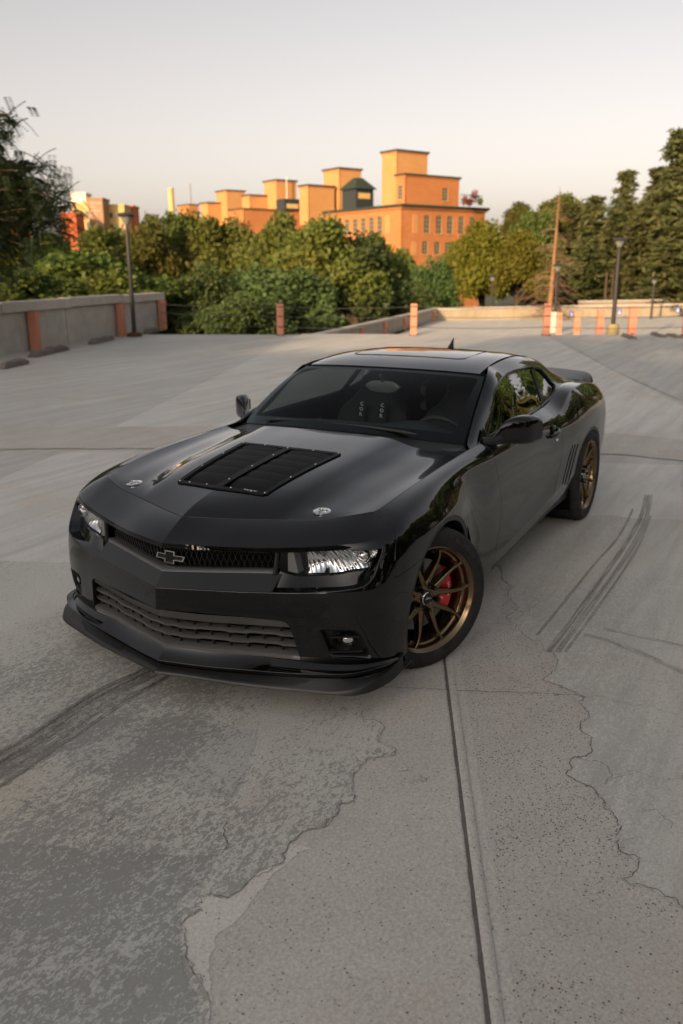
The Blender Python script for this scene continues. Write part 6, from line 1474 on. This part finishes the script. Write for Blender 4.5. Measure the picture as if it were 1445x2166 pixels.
def set_wheel(w, pos, steer, sy, spin, camber=0.0):
    # local z -> outwards (sy*y), local x -> backwards/forwards, local y -> up
    Z = np.array([math.sin(-steer)*-1*sy if False else 0, sy, 0.0]); Z = np.array([-math.sin(steer)*sy, math.cos(steer)*sy, 0])
    Y = np.array([0, 0, 1.0]); X = np.cross(Y, Z); Rm = np.stack([X, Y, Z], 1)
    c, s = math.cos(spin), math.sin(spin); Rm = Rm @ np.array([[c, -s, 0], [s, c, 0], [0, 0, 1]])
    w.matrix_local = Matrix([[*Rm[0], pos[0]], [*Rm[1], pos[1]], [*Rm[2], pos[2]], [0, 0, 0, 1]])
wheel_front = make_wheel()
STEER = math.radians(-27)
wf2 = copy_tree(wheel_front, car)
w_r = make_wheel(R=.352, W=.305, front=False); wr2 = copy_tree(w_r, car)
set_wheel(wheel_front, (.028, .915, .352), STEER, 1, math.radians(2)); set_wheel(wf2, (-.03, -.925, .352), STEER, -1, 0)
set_wheel(w_r, (-2.858, .948, .352), 0, 1, math.radians(14)); set_wheel(wr2, (-2.858, -.948, .352), 0, -1, 0)

# ---- hood vent: riveted frame, centre bar, louvres
vent = empty('hood_vent', parent=car)
def hz(x, y, dz=0.0):
    uv = HD.xy([(x, abs(y))]); p = HD.ev(uv[:, 0], uv[:, 1])[0]; return np.array([x, y, p[2]+dz])
M['vent'] = mat('vent_black', (.005, .005, .005), rough=.55, spec=.18)
def vbar(p, q, w, nm='vent_frame'):
    b = MB(); p = np.array(p); q = np.array(q); d = (q-p); L = np.linalg.norm(d); d /= L; nrm = np.array([-d[1], d[0]])
    rows = []
    for u in np.linspace(0, 1, 14):
        c = p+(q-p)*u
        rows.append([hz(*(c-nrm*w), .001), hz(*(c-nrm*w), .007), hz(*(c+nrm*w), .007), hz(*(c+nrm*w), .001)])
    b.loft(rows); b.add(rows[0], [(0, 1, 2, 3)]); b.add(rows[-1], [(3, 2, 1, 0)])
    return b.build(nm, M['vent'], vent, 30)
vF, vFL, vRL, vR = (.440, 0), (.408, .248), (-.193, .298), (-.180, 0)
for sy in (1, -1):
    vbar((vF[0], 0), (vFL[0], sy*vFL[1]), .013); vbar((vFL[0], sy*vFL[1]), (vRL[0], sy*vRL[1]), .013); vbar((vRL[0], sy*vRL[1]), (vR[0], 0), .013)
vbar((vF[0]-.01, 0), (vR[0]+.01, 0), .020)
for sy in (1, -1):
    for i in range(6):
        u0 = .04+i*.155; x0 = .410-.60*u0; x1 = x0-.105; b = MB(); rows = []
        for wy in np.linspace(0, 1, 9):
            yo = .026; ye = .226+.05*u0; y = sy*(yo+(ye-yo)*wy); arc_ = math.sin(wy*math.pi)**.35
            rows.append([hz(x0, y, -.010), hz(x0-.03, y, -.004+.002*arc_), hz(x1+.02, y, .000+.005*arc_), hz(x1, y, .000+.006*arc_), hz(x1+.003, y, -.004+.006*arc_), hz(x0-.03, y, -.006)])
        b.loft(rows if sy > 0 else rows[::-1]); b.build('louvre', M['vent'], vent, 40)
b = MB(); b.loft([[(.45, -.29, .80), (-.22, -.33, .86)], [(.45, .29, .80), (-.22, .33, .86)]]); b.build('vent_well', M['hole'], vent)
M['rivet'] = mat('rivet', (.35, .35, .35), rough=.3, metal=1.0)
for sy in (1, -1):
    for p in [(.424, .07), (.415, .18), (.405, .247), (.21, .264), (.01, .281), (-.192, .296), (-.186, .15), (.34, .0), (.15, .0), (-.04, .0), (-.175, 0)]:
        if p[1] == 0 and sy < 0: continue
        b = MB(); b.lathe([(.0055, 0), (.005, .003), (.003, .0048), (.0003, .0052)], 10, hz(p[0], p[1]*sy, .007)); b.build('rivet', M['rivet'], vent, 60)
b = MB(); o = hz(.4185, .135, .0078); e = hz(.4135, .20, .0078)-o; e /= np.linalg.norm(e); text_flat(b, 'TRACKSPEC', o, e, (-.98, -.06, .17), .0125, .06); b.build('vent_lettering', M['white_print'], vent)
# ---- hood pins
def pin(sy):
    root = empty('hood_pin', parent=car); c = hz(.402, .547*sy, 0); up = np.array([.10, .03*sy, 1.0]); up /= np.linalg.norm(up); A = np.cross([0, 1, 0], up); A /= np.linalg.norm(A); Bv = np.cross(up, A)
    ax = [A, Bv, up]
    b = MB(); b.lathe([(.040, -.001), (.040, .002), (.036, .004), (.012, .005), (.010, .003)], 32, c, ax); b.build('pin_plate', M['chrome'], root, 40)
    for k in range(3):
        q = c+A*.021*math.cos(k*2.1)+Bv*.021*math.sin(k*2.1)+up*.004; b = MB(); b.lathe([(.0045, 0), (.004, .0025), (.0003, .003)], 10, q, ax); b.build('plate_screw', M['dark_metal'], root)
    b = MB(); b.lathe([(.0065, 0), (.0065, .012), (.005, .015), (.0005, .016)], 14, c, ax); b.build('pin_post', M['chrome'], root, 40)
    b = MB(); d = A*.2+Bv*.98; p0 = c+up*.009; b.tube([p0-d*.024, p0-d*.010+up*.003, p0+d*.012, p0+d*.024+up*.004, p0+d*.026-up*.004, p0+d*.008-up*.006+A*.006], .0028, 8); b.build('pin_clip', M['chrome'], root, 50)
    return root
both(pin)
# ---- door mirrors
def mirror(sy):
    f = np.array([1, sy, 1]); root = empty('door_mirror', parent=car)
    secs = [(.835, -.975, .935, .030, .020, 0), (.865, -1.02, .948, .050, .034, .2), (.895, -1.075, .980, .072, .060, .6), (.935, -1.115, .994, .088, .068, .9), (.985, -1.150, .995, .090, .068, 1), (1.022, -1.175, .991, .075, .060, 1), (1.042, -1.190, .987, .045, .040, 1)]
    rows = []
    for (y, x, z, rx, rz, q) in secs:
        r = []
        for k in range(20):
            a = 2*math.pi*k/20; ca, sa = math.cos(a), math.sin(a); ex = math.copysign(abs(ca)**.62, ca); ez = math.copysign(abs(sa)**.5, sa)
            r.append(np.array([x+rx*ex*(1 if ex > 0 else .55), y-.012*ex, z+rz*ez+.010*ex*0-(.012*(1-ez) if ez < 0 else 0)*q])*f)
        rows.append(r)
    R2 = [spline([r[k] for r in rows], 26) for k in range(20)]; rr = [[R2[k][i] for k in range(20)] for i in range(26)]
    b = MB(); b.loft(rr if sy < 0 else rr[::-1], closed=True); b.add(rr[-1], [tuple(range(20))]); b.build('mirror_shell', M['paint'], root, 60)
    b = MB(); b.tube([np.array([-.93, .795, .928])*f, np.array([-.965, .84, .932])*f, np.array([-1.01, .87, .94])*f], [.030, .026, .030], 12); b.build('mirror_foot', M['satin'], root, 60)
    b = MB(); c = np.array([-1.195, .965, .990])*f; b.box(c+np.array([.030, .012*sy, 0]), (.006, .085, .07)); b.build('mirror_glass', M['chrome'], root)
    b = MB(); b.add([np.array(p)*f for p in ((-.86, .803, .945), (-.995, .802, .945), (-.995, .775, 1.005), (-.86, .812, .94))], [(0, 1, 2)]); b.build('mirror_sail', M['gloss'], root)
    return root
both(mirror)
# ---- door handle, fuel lock, shark fin, sunroof outline, wipers
def handle(sy):
    f = np.array([1, sy, 1]); root = empty('door_handle', parent=car)
    p = B.ev(*[np.array([v]) for v in B.px([(1171, 916)], tr=(TI(13), TI(15.5)), vr=(3, 7))[0]])[0]
    b = MB(); b.tube([(p+[.085, .006, -.012])*f, (p+[.05, .024, -.008])*f, (p+[0, .028, 0])*f, (p+[-.05, .026, .008])*f, (p+[-.085, .006, .012])*f], [.010, .013, .014, .013, .010], 10); b.build('handle_grip', M['paint'], root, 60)
    b = MB(); b.lathe([(.0005, .004), (.03, .004), (.045, .001), (.05, -.004)], 24, (p+[0, .002, 0])*f, [[1, 0, 0], [0, 0, 1], [0, sy, 0]]); b.build('handle_cup', M['gloss'], root, 60)
    b = MB(); b.lathe([(.0005, .012), (.010, .011), (.013, .006), (.013, -.004)], 18, (p+[-.06, .006, -.055])*f, [[1, 0, 0], [0, 0, 1], [0, sy, 0]]); b.build('lock_cylinder', M['chrome'], root, 50)
both(handle)
b = MB(); rows = []
for u in np.linspace(0, 1, 10):
    L = .085*(1-u)**.8+.012; x = -2.40-.05*u**1.5; z = 1.296+.072*u; w = .020*(1-u)+.003
    rows.append([(x+L*.45, 0, z), (x+L*.1, w, z), (x-L*.45, w*.4, z), (x-L*.5, 0, z), (x-L*.45, -w*.4, z), (x+L*.1, -w, z)])
b.loft(rows, closed=True); b.add(rows[-1], [tuple(range(6))]); b.build('roof_antenna', M['gloss'], car, 50)
sr = [RF.xy([(x, y)])[0] for x, y in ((-1.62, .02), (-1.62, .2), (-1.625, .36), (-1.66, .40), (-1.90, .40), (-2.10, .385), (-2.13, .35), (-2.14, .2), (-2.14, .02))]
P = RF.ev(np.array(sr)[:, 0], np.array(sr)[:, 1])+[0, 0, .0006]
b = MB(); pp = [*(P), *[q*[1, -1, 1] for q in P[::-1]]]; b.tube(pp, .0028, 4, closed=True); b.build('sunroof_seal', M['hole'], car)
b = MB()
for x0, y0, x1, y1 in ((-.70, .50, -.685, -.06), (-.69, -.02, -.73, -.52)):
    pts = [(x0+(x1-x0)*u, y0+(y1-y0)*u, np.interp(abs(y0+(y1-y0)*u), [0, .2, .4, .55, .66], [.982, .980, .970, .957, .945])+.024) for u in np.linspace(0, 1, 10)]
    b = MB(); b.tube(pts, [.005]+[.009]*8+[.004], 6); b.build('wiper', M['satin'], car, 50)
# cowl between hood and windscreen
hr = HD.ev(np.full(30, HD.T[-1]), np.linspace(0, HK, 30)); ws_ = WS.ev(np.linspace(0, WS.T[-1], 30), np.zeros(30))
strip('cowl', [hr+[.05, 0, -.02], hr+[-.012, 0, -.022], (hr+ws_)/2+[0, 0, -.02], ws_+[.01, 0, -.012], ws_+[-.04, 0, .012]], M['satin'], car, 'join', n=30)
# ditch seals beside the roof
for sy in (1, -1):
    P = RF.ev(np.linspace(0, RF.T[-1], 24), np.full(24, 4.0)); b = MB(); b.tube([(p+[0, .004, -.002])*[1, sy, 1] for p in P], .0055, 6); b.build('roof_ditch', M['hole'], car, 60)
    Q = SG.ev(np.linspace(0, np.interp(-1.392, [-1.7, -1.4], [SG.T[4], SG.T[3]]), 20), np.full(20, 6.0)); b = MB(); b.tube([(p+[.004, -.006, .002])*[1, sy, 1] for p in Q], .006, 6); b.build('windscreen_seal', M['hole'], car, 60)
Pf = [WS.ev(np.array([t]), np.array([3.0]))[0] for t in np.linspace(0, WS.T[-1], 16)]
b = MB(); b.tube([p*[1, -1, 1] for p in Pf[::-1]]+Pf[1:], .0045, 6); b.build('windscreen_seal', M['hole'], car, 60)

# ---- floor pan and cabin
b = MB(); b.box((-1.65, 0, .24), (4.2, 1.0, .06)); b.box((-1.45, 0, .26), (1.9, 1.74, .08)); b.build('floor_pan', M['hole'], car)
M['vinyl'] = mat('dark_vinyl', (.045, .047, .048), rough=.55, spec=.4)
M['fabric'] = mat('dark_seat_fabric', (.022, .022, .023), rough=.85)
cab = empty('cabin', parent=car)
dash = [[(-.70, y, .955-.05*(abs(y)/.75)**2) for y in np.linspace(-.74, .74, 31)], [(-.95, y, .965+(.035*math.exp(-((y-.36)/.17)**2))-.03*(abs(y)/.75)**2) for y in np.linspace(-.74, .74, 31)], [(-1.10, y, .945+(.045*math.exp(-((y-.36)/.17)**2))-.03*(abs(y)/.75)**2) for y in np.linspace(-.74, .74, 31)], [(-1.16, y, .88) for y in np.linspace(-.74, .74, 31)], [(-1.12, y, .60) for y in np.linspace(-.74, .74, 31)]]
b = MB(); b.loft([list(spline([r[k] for r in dash], 16)[i] for k in range(31)) for i in range(16)]); b.build('dashboard', M['vinyl'], cab, 60)
for k in range(12):
    b = MB(); b.box((-.76, -.28+k*.045, .968), (.03, .028, .006)); b.build('defroster_slot', M['hole'], cab)
b = MB(); cst = np.array([-1.36, .38, .815]); tl = np.array([-.42, 0, .91]); tl = np.array([math.sin(.42), 0, math.cos(.42)]); A = np.array([math.cos(.42), 0, -math.sin(.42)])
axw = np.array([-.9, 0, .43]); axw /= np.linalg.norm(axw); U = np.array([.43, 0, .9]); U /= np.linalg.norm(U); Vv = np.array([0, 1.0, 0])
sw_ = empty('steering_wheel', parent=cab)
b.tube([cst+.185*(math.cos(a)*U+math.sin(a)*Vv) for a in np.linspace(0, 2*math.pi, 40)[:-1]], .015, 10, closed=True); b.build('steering_rim', M['vinyl'], sw_, 60)
b = MB(); b.lathe([(.0005, .02), (.06, .015), (.075, -.01), (.06, -.05)], 24, cst-axw*.02, [U, Vv, axw]); b.build('steering_boss', M['vinyl'], sw_, 50)
for a in (1.57, -1.57, 3.14):
    b = MB(); b.tube([cst+.05*(math.cos(a)*U+math.sin(a)*Vv), cst+.18*(math.cos(a)*U+math.sin(a)*Vv)], .014, 8); b.build('steering_spoke', M['vinyl'], sw_, 50)
def seat(y0):
    root = empty('seat', parent=cab); b = MB(); rows = []
    for z, w, x in ((.52, .25, -1.62), (.66, .26, -1.67), (.80, .27, -1.72), (.92, .25, -1.77), (1.0, .17, -1.81), (1.05, .14, -1.835), (1.11, .135, -1.855), (1.15, .11, -1.865), (1.16, .03, -1.868)):
        rows.append([(x+.05, y0-w, z), (x+.07, y0-w*.8, z), (x+.015, y0-w*.5, z), (x, y0, z), (x+.015, y0+w*.5, z), (x+.07, y0+w*.8, z), (x+.05, y0+w, z), (x-.06, y0+w*.9, z), (x-.09, y0, z), (x-.06, y0-w*.9, z)])
    R2 = [spline([r[k] for r in rows], 24) for k in range(10)]; b.loft([[R2[k][i] for k in range(10)] for i in range(24)], closed=True); b.build('seat_back', M['fabric'], root, 60)
    b = MB(); b.box((-1.42, y0, .47), (.50, .50, .14)); bevel(b.build('seat_cushion', M['fabric'], root), .04, 3)
    return root
seat(.36); seat(-.29)
M['belt'] = mat('harness_webbing', (.01, .01, .01), rough=.8)
def belt(y0, pxs):
    root = empty('harness_belt', parent=cab); p0 = np.array([-1.72, y0, .905]); p1 = np.array([-1.66, y0, .70])
    b = MB(); b.loft([[(p0+[.012, -.030, .06]), (p0+[.012, .030, .06])], [p0+[.02, -.03, 0], p0+[.02, .03, 0]], [p1+[.02, -.03, 0], p1+[.02, .03, 0]]]); b.build('webbing', M['belt'], root)
    b = MB(); d = (p1-p0)/np.linalg.norm(p1-p0)
    for i, ch in enumerate('COR'):
        q = p0+[.0225, 0, .055]+d*(.036*i); v, f_, w = glyph(ch); s_ = .036
        b.add([q+np.array([0, 1, 0])*v_[0]*s_*1.0+np.array([0, 0, 1.0])*(v_[1]-.35)*s_ for v_ in v], f_)
    b.build('webbing_lettering', M['white_print'], root); return root

belt(-.366, None); belt(-.207, None)
b = MB(); c = np.array([-1.30, 0, 1.150]); rows = []
for u in np.linspace(-1, 1, 13):
    h = .034*(1-abs(u)**4)+.002; rows.append([c+[.020, .12*u, -h], c+[.028, .12*u, 0], c+[.020, .12*u, h], c+[-.006, .12*u, h*.9], c+[-.006, .12*u, -h*.9]])
b.loft(rows, closed=True); rv = b.build('rear_view_mirror', mat('mirror_shell_grey', (.10, .10, .10), .35), cab, 50)
b = MB(); b.tube([c+[.015, 0, .03], c+[.05, 0, .075]], .010, 8); b.build('mirror_stem', M['vinyl'], rv, 50)
